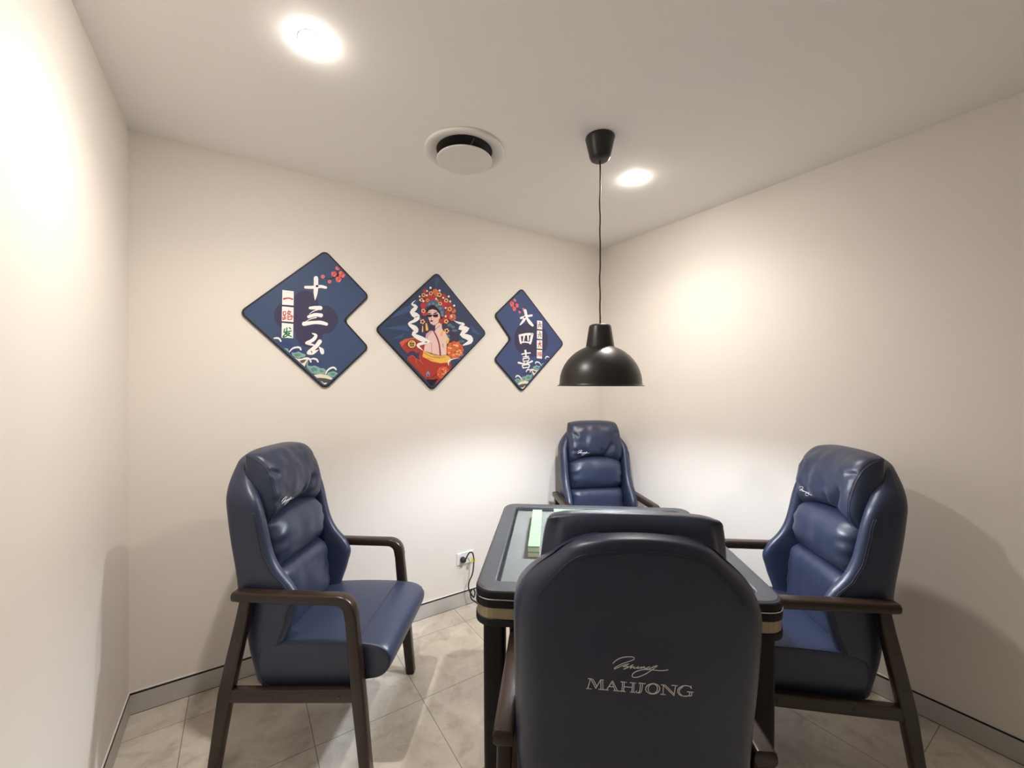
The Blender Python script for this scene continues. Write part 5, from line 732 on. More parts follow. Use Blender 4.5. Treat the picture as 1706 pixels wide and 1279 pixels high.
 ('peony_picture#1', 'maroon', 10.5, '288,-252 292,-250 291,-247 286,-249;292,-250 298,-248 297,-244 291,-247;298,-248 301,-248 304,-243 297,-244;301,-248 304,-251 308,-249 304,-243;304,-251 306,-256 310,-255 308,-249;306,-256 308,-261 311,-260 310,-255;308,-261 309,-262 310,-262 311,-261 311,-260;286,-249 285,-250 285,-251 287,-252 288,-252;225,-167 225,-171 229,-171 229,-167;225,-171 223,-176 228,-177 229,-171;223,-176 222,-179 224,-183 228,-177;222,-179 218,-179 217,-183 224,-183;218,-179 211,-178 210,-181 217,-183;211,-178 206,-177 205,-180 210,-181;206,-177 205,-177 204,-178 204,-179 205,-180;229,-167 229,-166 228,-165 226,-165 225,-167;247,-167 250,-169 253,-166 249,-164;250,-169 255,-172 259,-169 253,-166;255,-172 257,-175 263,-174 259,-169;257,-175 256,-178 260,-180 263,-174;256,-178 251,-183 254,-185 260,-180;251,-183 248,-187 250,-189 254,-185;248,-187 248,-188 248,-189 249,-189 250,-189;249,-164 248,-163 246,-164 246,-166 247,-167;249,-261 250,-256 245,-256 245,-260;250,-256 251,-251 246,-249 245,-256;251,-251 252,-248 250,-244 246,-249;252,-248 256,-248 257,-244 250,-244;256,-248 263,-249 264,-246 257,-244;263,-249 268,-250 269,-248 264,-246;268,-250 269,-250 270,-249 270,-248 269,-248;245,-260 245,-261 246,-262 248,-262 249,-261;265,-256 264,-252 260,-253 261,-257;264,-252 263,-246 258,-247 260,-253;263,-246 263,-244 259,-241 258,-247;263,-244 267,-242 266,-238 259,-241;267,-242 274,-240 274,-237 266,-238;274,-240 279,-239 279,-237 274,-237;279,-239 280,-239 280,-238 280,-237 279,-237;261,-257 262,-258 264,-258 265,-257 265,-256;349,-200 345,-203 347,-206 351,-203;345,-203 339,-205 341,-210 347,-206;339,-205 336,-206 334,-211 341,-210;336,-206 333,-204 329,-206 334,-211;333,-204 330,-198 326,-200 329,-206;330,-198 327,-194 325,-195 326,-200;327,-194 327,-193 325,-193 325,-194 325,-195;351,-203 352,-202 352,-201 350,-200 349,-200;305,-208 301,-211 304,-214 308,-211;301,-211 296,-215 299,-219 304,-214;296,-215 294,-216 293,-221 299,-219;294,-216 290,-214 287,-218 293,-221;290,-214 286,-210 283,-212 287,-218;286,-210 282,-206 280,-208 283,-212;282,-206 281,-206 280,-206 280,-207 280,-208;308,-211 308,-210 308,-208 306,-208 305,-208;347,-229 343,-231 345,-234 349,-232;343,-231 337,-233 339,-238 345,-234;337,-233 334,-234 332,-238 339,-238;334,-234 332,-231 328,-233 332,-238;332,-231 329,-225 325,-226 328,-233;329,-225 327,-221 324,-222 325,-226;327,-221 326,-220 325,-220 324,-221 324,-222;349,-232 350,-231 350,-229 349,-229 347,-229;212,-218 214,-214 210,-213 208,-217;214,-214 216,-209 212,-207 210,-213;216,-209 218,-207 217,-202 212,-207;218,-207 222,-208 224,-204 217,-202;222,-208 229,-210 230,-207 224,-204;229,-210 233,-212 235,-210 230,-207;233,-212 234,-212 235,-211 235,-210 235,-210;208,-217 208,-218 209,-219 211,-219 212,-218;335,-204 333,-200 329,-202 332,-206;333,-200 331,-195 326,-197 329,-202;331,-195 331,-192 326,-190 326,-197;331,-192 334,-190 331,-186 326,-190;334,-190 340,-187 339,-184 331,-186;340,-187 345,-185 344,-182 339,-184;345,-185 346,-184 346,-183 345,-182 344,-182;332,-206 333,-207 335,-206 336,-205 335,-204;207,-239 211,-239 212,-235 207,-235;211,-239 217,-240 219,-235 212,-235;217,-240 220,-241 225,-238 219,-235;220,-241 221,-244 225,-244 225,-238;221,-244 220,-251 223,-251 225,-244;220,-251 219,-255 222,-256 223,-251;219,-255 219,-256 220,-257 221,-256 222,-256;207,-235 206,-236 205,-237 206,-238 207,-239;232,-155 229,-152 226,-155 229,-158;229,-152 226,-148 221,-150 226,-155;226,-148 225,-145 219,-144 221,-150;225,-145 227,-142 224,-139 219,-144;227,-142 233,-138 231,-135 224,-139;233,-138 237,-135 236,-133 231,-135;237,-135 238,-134 238,-133 237,-133 236,-133;229,-158 230,-158 232,-158 233,-156 232,-155;199,-252 203,-254 205,-251 201,-248;203,-254 207,-258 211,-254 205,-251;207,-258 209,-260 214,-260 211,-254;209,-260 207,-263 211,-266 214,-260;207,-263 202,-268 205,-270 211,-266;202,-268 199,-272 201,-274 205,-270;199,-272 198,-273 199,-274 200,-274 201,-274;201,-248 200,-248 199,-249 198,-251 199,-252;269,-235 274,-237 275,-233 271,-232;274,-237 279,-238 282,-234 275,-233;279,-238 282,-240 287,-238 282,-234;282,-240 281,-244 286,-245 287,-238;281,-244 279,-250 282,-251 286,-245;279,-250 277,-254 279,-255 282,-251;277,-254 277,-255 278,-256 279,-256 279,-255;271,-232 269,-232 268,-233 268,-235 269,-235;337,-248 336,-253 341,-253 341,-249;336,-253 335,-258 340,-260 341,-253;335,-258 333,-261 336,-265 340,-260;333,-261 329,-261 328,-265 336,-265;329,-261 322,-260 321,-263 328,-265;322,-260 317,-259 316,-261 321,-263;317,-259 316,-259 315,-260 315,-261 316,-261;341,-249 341,-248 339,-247 338,-247 337,-248;300,-267 303,-269 306,-266 302,-264;303,-269 308,-273 312,-270 306,-266;308,-273 309,-275 315,-275 312,-270;309,-275 307,-279 311,-281 315,-275;307,-279 303,-284 305,-286 311,-281;303,-284 299,-287 301,-289 305,-286;299,-287 298,-288 299,-289 300,-289 301,-289;302,-264 301,-263 299,-264 299,-266 300,-267;61,-525 61,-522 57,-523 58,-526;61,-522 61,-518 56,-518 57,-523;61,-518 61,-517 57,-513 56,-518;61,-517 63,-516 62,-512 57,-513;63,-516 68,-515 68,-512 62,-512;68,-515 72,-514 71,-512 68,-512;72,-514 72,-514 73,-513 72,-512 71,-512;58,-526 58,-527 60,-527 61,-526 61,-525;155,-481 157,-478 154,-476 152,-479;157,-478 160,-475 156,-472 154,-476;160,-475 161,-474 161,-469 156,-472;161,-474 164,-475 166,-471 161,-469;164,-475 168,-477 170,-475 166,-471;168,-477 171,-479 173,-477 170,-475;171,-479 172,-479 173,-479 173,-478 173,-477;152,-479 152,-480 153,-481 154,-481 155,-481;97,-472 97,-475 102,-474 100,-471;97,-475 98,-479 103,-479 102,-474;98,-479 98,-481 102,-484 103,-479;98,-481 96,-482 97,-486 102,-484;96,-482 91,-483 92,-486 97,-486;91,-483 87,-484 88,-486 92,-486;87,-484 87,-484 86,-485 87,-486 88,-486;100,-471 100,-470 98,-470 97,-471 97,-472;91,-484 94,-486 96,-482 93,-481;94,-486 97,-488 100,-484 96,-482;97,-488 98,-489 104,-488 100,-484;98,-489 98,-491 102,-493 104,-488;98,-491 95,-495 98,-497 102,-493;95,-495 93,-498 95,-499 98,-497;93,-498 93,-499 93,-500 94,-500 95,-499;93,-481 91,-480 90,-481 90,-483 91,-484;55,-528 57,-530 60,-527 57,-525;57,-530 60,-533 64,-530 60,-527;60,-533 61,-534 67,-534 64,-530;61,-534 60,-536 64,-539 67,-534;60,-536 57,-540 60,-542 64,-539;57,-540 55,-543 57,-544 60,-542;55,-543 54,-543 55,-544 56,-545 57,-544;57,-525 56,-525 55,-526 54,-527 55,-528;77,-490 74,-490 74,-494 77,-493;74,-490 70,-489 69,-494 74,-494;70,-489 68,-489 64,-492 69,-494;68,-489 67,-487 63,-487 64,-492;67,-487 67,-482 64,-482 63,-487;67,-482 67,-479 65,-479 64,-482;67,-479 67,-478 66,-478 65,-478 65,-479;77,-493 78,-493 79,-491 78,-490 77,-490;79,-489 82,-489 82,-485 79,-485;82,-489 87,-489 87,-484 82,-485;87,-489 88,-489 92,-486 87,-484;88,-489 89,-492 93,-491 92,-486;89,-492 89,-496 92,-496 93,-491;89,-496 89,-500 91,-500 92,-496;89,-500 89,-500 90,-501 91,-501 91,-500;79,-485 78,-485 77,-487 78,-488 79,-489;88,-504 91,-504 93,-500 89,-500;91,-504 95,-506 98,-501 93,-500;95,-506 97,-506 102,-504 98,-501;97,-506 97,-509 101,-509 102,-504;97,-509 96,-513 99,-514 101,-509;96,-513 95,-516 97,-517 99,-514;95,-516 95,-517 95,-518 97,-518 97,-517;89,-500 88,-500 87,-501 87,-503 88,-504;133,-515 136,-517 138,-513 135,-512;136,-517 140,-519 143,-515 138,-513;140,-519 141,-520 144,-519 145,-518 143,-515;144,-519 141,-520 141,-522 141,-522;141,-522 141,-522 140,-523;135,-512 134,-512 133,-513 132,-514 133,-515;82,-481 85,-480 84,-476 81,-477;85,-480 89,-480 89,-475 84,-476;89,-480 91,-480 94,-476 89,-475;91,-480 92,-482 96,-481 94,-476;92,-482 93,-486 96,-486 96,-481;93,-486 94,-490 96,-489 96,-486;94,-490 94,-490 95,-491 96,-490 96,-489;81,-477 80,-478 79,-480 80,-481 82,-481;164,-486 165,-489 169,-488 168,-485;165,-489 166,-492 171,-492 169,-488;166,-492 166,-494 168,-496 171,-493 171,-492;168,-496 166,-494 163,-495 164,-499;164,-499 163,-495 159,-496 159,-499 164,-499;159,-496 155,-497 155,-499 159,-499;155,-497 154,-497 154,-498 154,-499 155,-499;168,-485 168,-484 166,-483 165,-484 164,-486;82,-517 79,-516 77,-520 81,-521;79,-516 76,-514 73,-518 77,-520;76,-514 74,-513 69,-514 73,-518;74,-513 75,-511 71,-509 69,-514;75,-511 77,-507 74,-505 71,-509;77,-507 79,-504 77,-502 74,-505;79,-504 79,-503 79,-502 77,-502 77,-502;81,-521 82,-521 83,-520 83,-518 82,-517;73,-473 72,-470 68,-472 69,-475;72,-470 71,-467 66,-468 68,-472;71,-467 71,-465 66,-463 66,-468;71,-465 73,-464 71,-460 66,-463;73,-464 77,-462 76,-459 71,-460;77,-462 81,-461 80,-458 76,-459;81,-461 82,-460 82,-459 81,-459 80,-458;69,-475 70,-476 72,-476 73,-474 73,-473;109,-544 105,-544 105,-548 108,-548;105,-544 101,-543 100,-548 105,-548;101,-543 99,-543 95,-546 100,-548;99,-543 99,-541 94,-541 95,-546;99,-541 99,-536 96,-536 94,-541;99,-536 100,-533 97,-532 96,-536;100,-533 99,-532 99,-531 97,-531 97,-532;108,-548 110,-547 111,-546 110,-545 109,-544;120,-508 118,-510 121,-513 123,-511;118,-510 114,-512 117,-516 121,-513;114,-512 113,-513 112,-517 117,-516;113,-513 111,-511 107,-514 112,-517;111,-511 108,-508 105,-510 107,-514;108,-508 105,-505 103,-506 105,-510;105,-505 105,-505 103,-505 103,-506 103,-506;123,-511 124,-509 123,-508 122,-507 120,-508'),
 ('peony_picture#1', 'coral2', 8.65, '153,-475 148,-482 137,-484 128,-479 128,-471 137,-467 148,-468'),
 ('peony_picture#1', 'peach', 8.7, '121,-520 116,-529 106,-532 98,-526 98,-515 106,-509 116,-511'),
 ('peony_picture#1', 'orange', 8.75, '157,-486 153,-492 143,-494 136,-490 136,-484 143,-480 153,-481'),
 ('peony_picture#1', 'orange', 8.8, '124,-534 120,-541 111,-543 104,-538 104,-530 111,-525 120,-527'),
 ('peony_picture#1', 'orange', 8.85, '151,-512 149,-512 149,-504 160,-499 164,-499'),
 ('peony_picture#1', 'orange', 9.0, '119,-460 114,-469 103,-472 95,-465 95,-455 103,-449 114,-451'),
 ('peony_picture#1', 'coral2', 9.05, '65,-509 60,-516 48,-518 38,-514 38,-506 48,-501 60,-503'),
 ('peony_picture#1', 'orange', 9.1, '157,-488 151,-495 139,-497 129,-492 129,-484 139,-479 151,-481'),
 ('peony_picture#1', 'orange', 9.15, '127,-536 111,-552 103,-547 103,-539 113,-533 126,-535'),
 ('peony_picture#1', 'coral2', 9.2, '133,-467 127,-475 113,-477 102,-472 102,-463 113,-457 127,-459'),
 ('peony_picture#1', 'orange', 9.25, '77,-508 72,-515 60,-516 51,-512 51,-505 60,-501 72,-502'),
 ('peony_picture#1', 'peach', 9.5, '152,-481 148,-488 139,-490 132,-485 132,-478 139,-473 148,-475'),
 ('peony_picture#1', 'peach', 9.55, '126,-518 120,-523 107,-524 96,-521 96,-516 107,-512 120,-513'),
 ('peony_picture#1', 'coral2', 9.6, '120,-500 116,-509 107,-512 99,-506 99,-495 107,-489 116,-491'),
 ('peony_picture#1', 'peach', 9.65, '118,-465 113,-470 103,-472 94,-468 94,-463 103,-459 113,-460'),
 ('peony_picture#1', 'peach', 9.7, '146,-507 142,-516 133,-519 127,-512 127,-502 133,-496 142,-498'),
 ('peony_picture#1', 'coral2', 9.75, '83,-472 78,-477 68,-478 60,-475 60,-470 68,-466 78,-467'),
 ('peony_picture#0', 'orange', 7, '281,197 278,184 272,171 262,161 249,154 234,151 220,151 207,156 197,165 191,176 189,189 191,202 197,214 207,224 220,231 234,235 249,234 262,229 272,221 278,210'),
 ('peony_picture#0', 'coral2', 7.2, '285,197 282,190 274,185 266,186 261,191 261,199 266,205 274,207 282,204'),
 ('peony_picture#0', 'orange', 7.3, '279,178 276,170 268,166 260,166 255,172 255,180 260,186 268,188 276,185'),
 ('peony_picture#0', 'coral2', 7.4, '263,164 260,156 252,152 244,152 238,158 238,165 244,172 252,174 260,171'),
 ('peony_picture#0', 'orange', 7.5, '241,159 239,152 231,147 223,148 217,153 217,161 223,167 231,169 239,166'),
 ('peony_picture#0', 'coral2', 7.6, '222,166 219,158 212,153 204,154 198,160 198,167 204,174 212,176 219,173'),
 ('peony_picture#0', 'orange', 7.7, '211,181 208,173 200,169 192,169 187,175 187,183 192,189 200,191 208,188'),
 ('peony_picture#0', 'coral2', 7.8, '211,200 208,193 200,188 192,189 187,194 187,202 192,208 200,210 208,207'),
 ('peony_picture#0', 'orange', 7.9, '222,218 219,210 212,206 204,206 198,212 198,219 204,226 212,228 219,225'),
 ('peony_picture#0', 'coral2', 8.0, '241,228 239,220 231,215 223,216 217,221 217,229 223,236 231,238 239,235'),
 ('peony_picture#0', 'orange', 8.1, '263,227 260,219 252,215 244,215 238,221 238,228 244,235 252,237 260,234'),
 ('peony_picture#0', 'coral2', 8.2, '279,215 276,208 268,203 260,204 255,209 255,217 260,224 268,226 276,222'),
 ('peony_picture#0', 'coral2', 8.5, '245,169 242,165 234,163 228,165 228,170 234,173 242,172'),
 ('peony_picture#0', 'gold', 8.55, '216,204 213,200 208,199 204,201 204,204 208,207 213,207'),
 ('peony_picture#0', 'orange', 8.6, '267,196 264,192 258,190 253,193 253,197 258,201 264,200'),
 ('peony_picture#0', 'orange', 8.65, '259,173 256,170 250,169 245,170 245,173 250,176 256,175'),
 ('peony_picture#0', 'orange', 8.7, '243,207 240,202 236,200 232,203 232,208 236,212 240,211'),
 ('peony_picture#0', 'orange', 8.75, '251,210 248,205 241,203 236,206 236,211 241,215 248,215'),
 ('peony_picture#0', 'gold', 8.8, '235,224 232,220 225,218 219,220 219,225 225,228 232,228'),
 ('peony_picture#0', 'coral2', 8.85, '253,197 251,194 246,193 242,195 242,198 246,200 251,200'),
 ('peony_picture#0', 'gold', 8.9, '250,162 247,156 240,155 234,158 234,163 240,167 247,166'),
 ('peony_picture#0', 'orange', 8.95, '212,176 209,172 203,170 199,173 199,177 203,180 209,180'),
 ('peony_picture#0', 'peach', 9.0, '213,207 210,201 202,199 196,202 196,208 202,212 210,212'),
 ('peony_picture#0', 'coral2', 9.05, '236,205 233,199 225,198 219,200 219,206 225,210 233,210'),
 ('peony_picture#0', 'orange', 9.1, '214,203 211,197 205,195 199,199 199,204 205,208 211,208'),
 ('peony_picture#0', 'gold', 9.15, '242,181 238,176 231,174 225,177 225,183 231,187 238,186'),
 ('peony_picture#0', 'gold', 9.2, '271,180 268,177 261,176 254,177 254,180 261,182 268,182'),
 ('peony_picture#0', 'peach', 9.25, '219,182 217,177 212,176 208,178 208,183 212,186 217,186'),
 ('peony_picture#0', 'coral2', 9.3, '272,188 269,183 263,181 258,184 258,190 263,194 269,193'),
 ('peony_picture#0', 'peach', 9.35, '238,177 235,174 230,173 225,174 225,177 230,180 235,179'),
 ('peony_picture#0', 'orange', 9.4, '238,197 235,193 227,191 221,193 221,197 227,200 235,200'),
 ('peony_picture#0', 'coral2', 9.45, '239,165 236,160 230,158 226,161 226,167 230,171 236,170'),
 ('peony_picture#0', 'gold', 9.5, '261,208 258,204 250,202 245,204 245,208 250,211 258,211'),
 ('peony_picture#0', 'peach', 9.55, '263,216 260,211 253,209 248,212 248,217 253,221 260,221'),
 ('peony_picture#0', 'orange', 9.6, '219,192 216,188 208,187 202,189 202,193 208,196 216,196'),
 ('peony_picture#0', 'coral2', 9.65, '239,175 237,171 232,169 228,172 228,176 232,179 237,178'),
 ('peony_picture#0', 'orange', 9.7, '238,195 235,192 228,191 223,192 223,196 228,198 235,198'),
 ('peony_picture#0', 'coral2', 9.75, '228,207 225,203 218,201 213,203 213,207 218,210 225,210'),
 ('peony_picture#0', 'maroon', 10.5, '226,216 228,216 228,220 226,220;228,216 230,216 231,221 228,220;230,216 231,216 235,219 231,221;231,216 231,216 236,216 235,219;231,216 231,213 235,213 236,216;231,213 231,211 234,211 235,213;231,211 231,210 232,210 233,210 234,211;226,220 225,219 224,218 225,216 226,216;262,184 263,184 262,188 260,187;263,184 266,185 265,189 262,188;266,185 266,185 269,190 265,189;266,185 266,185 271,187 269,190;266,185 267,183 271,184 271,187;267,183 268,181 271,182 271,184;268,181 269,180 270,180 271,181 271,182;260,187 259,186 259,185 260,184 262,184;235,173 234,174 232,170 233,170;234,174 232,175 229,171 232,170;232,175 232,175 226,173 229,171;232,175 232,175 227,177 226,173;232,175 233,178 230,179 227,177;233,178 233,180 231,181 230,179;233,180 234,180 233,181 232,181 231,181;233,170 235,170 236,171 236,172 235,173;224,175 223,173 227,173 228,174;223,173 222,171 227,170 227,173;222,171 222,171 224,167 227,170;222,171 221,171 220,167 224,167;221,171 219,171 217,168 220,167;219,171 217,172 216,169 217,168;217,172 216,172 215,171 215,170 216,169;228,174 227,176 226,176 224,176 224,175;214,173 214,172 218,171 218,173;214,172 213,170 218,168 218,171;213,170 213,170 216,165 218,168;213,170 213,169 212,165 216,165;213,169 210,169 209,166 212,165;210,169 208,170 207,167 209,166;208,170 207,169 206,169 206,168 207,167;218,173 218,174 217,175 215,174 214,173;213,170 215,169 215,174 213,173;215,169 217,169 218,174 215,174;217,169 217,169 221,173 218,174;217,169 217,169 222,169 221,173;217,169 217,166 221,166 222,169;217,166 217,164 220,164 221,166;217,164 217,164 218,163 219,163 220,164;213,173 212,173 211,171 211,170 213,170;206,202 205,200 209,200 210,201;205,200 204,198 209,197 209,200;204,198 204,198 206,194 209,197;204,198 204,198 202,194 206,194;204,198 201,198 200,195 202,194;201,198 199,198 198,196 200,195;199,198 198,198 197,198 197,197 198,196;210,201 209,203 208,203 206,203 206,202;238,165 238,163 242,164 242,166;238,163 238,161 243,162 242,164;238,161 238,161 242,158 243,162;238,161 238,161 239,156 242,158;238,161 235,160 235,156 239,156;235,160 233,159 233,157 235,156;233,159 232,159 232,158 232,157 233,157;242,166 241,167 239,167 238,166 238,165;245,175 244,177 240,175 241,173;244,177 244,179 239,177 240,175;244,179 243,179 239,181 239,177;243,179 244,179 242,183 239,181;244,179 246,181 245,184 242,183;246,181 248,182 247,184 245,184;248,182 249,182 249,183 248,184 247,184;241,173 242,172 244,173 245,174 245,175;248,184 247,182 252,181 252,183;247,182 246,181 251,178 252,181;246,181 246,180 248,176 251,178;246,180 246,180 244,176 248,176;246,180 243,181 241,178 244,176;243,181 241,181 240,179 241,178;241,181 240,181 239,181 239,180 240,179;252,183 252,184 251,185 249,185 248,184;248,211 249,213 245,214 244,213;249,213 250,214 246,217 245,214;250,214 250,214 249,219 246,217;250,214 251,214 253,218 249,219;251,214 253,214 255,216 253,218;253,214 255,213 257,215 255,216;255,213 256,213 257,213 257,214 257,215;244,213 244,211 245,210 247,210 248,211;246,179 244,180 241,177 243,176;244,180 243,182 239,179 241,177;243,182 243,182 238,182 239,179;243,182 243,182 240,185 238,182;243,182 245,184 243,187 240,185;245,184 247,186 245,188 243,187;247,186 247,187 247,188 246,188 245,188;243,176 244,176 246,176 246,178 246,179;250,208 250,206 255,207 254,209;250,206 250,204 256,205 255,207;250,204 251,204 255,201 256,205;251,204 250,204 251,199 255,201;250,204 248,202 248,199 251,199;248,202 246,202 246,199 248,199;246,202 245,201 244,200 245,199 246,199;254,209 253,210 251,210 250,209 250,208;251,177 252,176 256,178 254,180;252,176 252,174 257,176 256,178;252,174 253,174 257,172 257,176;253,174 252,174 254,170 257,172;252,174 250,172 251,169 254,170;250,172 248,171 249,169 251,169;248,171 247,170 247,169 248,168 249,169;254,180 253,180 252,180 251,179 251,177;244,220 244,218 248,221 247,222;244,218 245,216 250,219 248,221;245,216 245,216 251,215 250,219;245,216 245,216 248,212 251,215;245,216 243,214 244,211 248,212;243,214 241,213 242,211 244,211;241,213 240,212 240,211 241,211 242,211;247,222 246,223 244,222 243,221 244,220;230,166 229,167 226,164 228,163;229,167 228,168 224,165 226,164;228,168 228,168 222,169 224,165;228,168 228,169 224,172 222,169;228,169 229,171 227,173 224,172;229,171 231,173 229,174 227,173;231,173 231,173 231,174 230,175 229,174;228,163 229,162 230,163 231,165 230,166'),
 ('figure_picture', 'sash', 6.5, '-149,-240 -48,-283 68,-299 161,-287 214,-322 201,-372 68,-388 -48,-367 -161,-317'),
 ('figure_picture', 'orange', 6.3, '-161,-308 -48,-343 68,-364 201,-347 194,-378 68,-392 -48,-373'),
 ('figure_picture', 'maroon', 7.5, '-138,-271 -116,-283 -113,-279 -135,-267;-116,-283 -84,-301 -82,-297 -113,-279;-84,-301 -49,-315 -47,-311 -82,-297;-49,-315 -8,-323 -7,-318 -47,-311;-8,-323 36,-327 37,-322 -7,-318;36,-327 68,-330 68,-325 37,-322;68,-330 70,-329 71,-327 70,-325 68,-325;-135,-267 -136,-266 -138,-268 -139,-270 -138,-271;-23,-302 1,-307 2,-303 -22,-298;1,-307 36,-313 37,-309 2,-303;36,-313 68,-317 68,-313 37,-309;68,-317 94,-317 94,-312 68,-313;94,-317 118,-313 118,-309 94,-312;118,-313 134,-311 134,-307 118,-309;134,-311 135,-310 136,-309 135,-307 134,-307;-22,-298 -23,-299 -24,-300 -24,-301 -23,-302;-99,-335 -23,-356 -22,-353 -98,-331;-23,-356 -22,-356 -21,-355 -21,-353 -22,-353;-98,-331 -99,-331 -100,-332 -100,-334 -99,-335'),
 ('smoke_picture#0', 'white', 8, '-248,353 -266,341 -260,336 -246,351;-266,341 -289,324 -278,316 -260,336;-289,324 -304,300 -283,306 -278,316;-304,300 -286,281 -272,306 -283,306;-286,281 -263,271 -244,301 -272,306;-263,271 -261,272 -219,276 -244,301;-261,272 -271,266 -237,239 -219,276;-271,266 -299,240 -262,213 -237,239;-299,240 -320,200 -267,209 -262,213;-320,200 -297,162 -258,212 -267,209;-297,162 -269,143 -227,201 -258,212;-269,143 -262,138 -196,176 -227,201;-262,138 -261,150 -200,131 -196,176;-261,150 -262,139 -223,108 -200,131;-262,139 -271,123 -248,92 -223,108;-271,123 -292,108 -280,79 -248,92;-292,108 -323,91 -311,69 -280,79;-323,91 -345,65 -319,68 -311,69;-345,65 -328,36 -305,66 -319,68;-328,36 -300,12 -271,57 -305,66;-300,12 -279,-6 -240,45 -271,57;-279,-6 -267,-14 -223,29 -240,45;-267,-14 -260,-15 -212,9 -223,29;-260,-15 -253,-4 -217,-24 -212,9;-253,-4 -261,-10 -241,-42 -217,-24;-261,-10 -286,-26 -263,-51 -241,-42;-286,-26 -297,-62 -265,-43 -263,-51;-297,-62 -269,-89 -245,-50 -265,-43;-269,-89 -228,-114 -202,-62 -245,-50;-228,-114 -187,-133 -160,-76 -202,-62;-187,-133 -147,-143 -125,-92 -160,-76;-147,-143 -107,-148 -92,-110 -125,-92;-107,-148 -79,-150 -68,-123 -92,-110;-79,-150 -69,-150 -59,-141 -60,-129 -68,-123;-246,351 -246,352 -246,353 -247,354 -248,353;-75,-131 -99,-133 -96,-156 -72,-150;-99,-133 -133,-136 -128,-164 -96,-156;-133,-136 -165,-141 -158,-173 -128,-164;-165,-141 -193,-149 -183,-181 -158,-173;-193,-149 -219,-159 -203,-188 -183,-181;-219,-159 -238,-182 -207,-186 -203,-188;-238,-182 -226,-206 -205,-188 -207,-186;-226,-206 -203,-219 -190,-203 -205,-188;-203,-219 -185,-229 -175,-218 -190,-203;-185,-229 -173,-236 -166,-228 -175,-218;-173,-236 -163,-241 -159,-236 -166,-228;-163,-241 -156,-245 -154,-242 -159,-236;-156,-245 -155,-245 -154,-244 -153,-243 -154,-242;-72,-150 -66,-147 -63,-139 -68,-132 -75,-131;254,149 270,139 275,150 256,153;270,139 293,126 302,145 275,150;256,153 254,153 252,152 252,150 254,149;190,-365 201,-356 191,-341 171,-355;201,-356 221,-345 215,-332 191,-341;221,-345 243,-336 240,-326 215,-332;243,-336 267,-329 265,-322 240,-326;267,-329 292,-324 291,-319 265,-322'),
 ('smoke_picture#1', 'white', 8, '293,126 319,115 328,142 302,145;319,115 349,111 353,140 328,142;349,111 375,111 383,138 353,140;375,111 377,119 408,119 383,138;377,119 365,113 388,90 408,119;365,113 331,94 361,66 388,90;331,94 315,46 354,82 361,66;315,46 364,37 365,89 354,82;364,37 412,41 416,96 365,89;412,41 412,56 472,73 416,96;412,56 402,60 440,23 472,73;402,60 360,27 397,-6 440,23;360,27 332,-21 384,-11 397,-6;332,-21 372,-57 397,-4 384,-11;372,-57 420,-74 446,-8 397,-4;420,-74 447,-86 494,-20 446,-8;447,-86 446,-85 523,-52 494,-20;446,-85 450,-83 523,-90 523,-52;450,-83 455,-85 500,-122 523,-90;455,-85 439,-102 462,-139 500,-122;439,-102 407,-125 419,-150 462,-139;407,-125 382,-141 389,-157 419,-150;382,-141 377,-145 377,-153 383,-157 389,-157;185,-413 184,-398 172,-399 177,-414;184,-398 185,-378 167,-378 172,-399;185,-378 190,-365 171,-355 167,-378;292,-324 310,-321 309,-317 291,-319;310,-321 311,-320 312,-318 311,-317 309,-317;177,-414 178,-416 181,-417 184,-415 185,-413'),
 ('figure_picture', 'teal2', 3.5, '229,93 224,82 211,73 194,68 177,70 164,77 159,88 164,99 177,108 194,113 211,111 224,104;274,72 269,62 257,53 241,49 225,51 213,57 209,67 213,77 225,85 241,89 257,88 269,81;307,31 301,21 286,14 266,10 245,11 230,17 225,25 230,34 245,41 266,45 286,44 301,39;405,-101 399,-112 382,-120 358,-124 334,-122 317,-116 311,-106 317,-96 334,-88 358,-84 382,-85 399,-91;-171,139 -175,130 -185,123 -198,120 -212,121 -222,126 -225,134 -222,143 -212,149 -198,153 -185,152 -175,147;202,-45 197,-56 185,-65 167,-69 150,-67 137,-60 133,-49 137,-38 150,-29 167,-25 185,-27 197,-34;365,-301 355,-299 343,-291 338,-280 343,-269 355,-260 372,-256 389,-259 400,-266;321,-345 313,-340 309,-331 313,-322 323,-316 337,-313 351,-315 351,-315'),
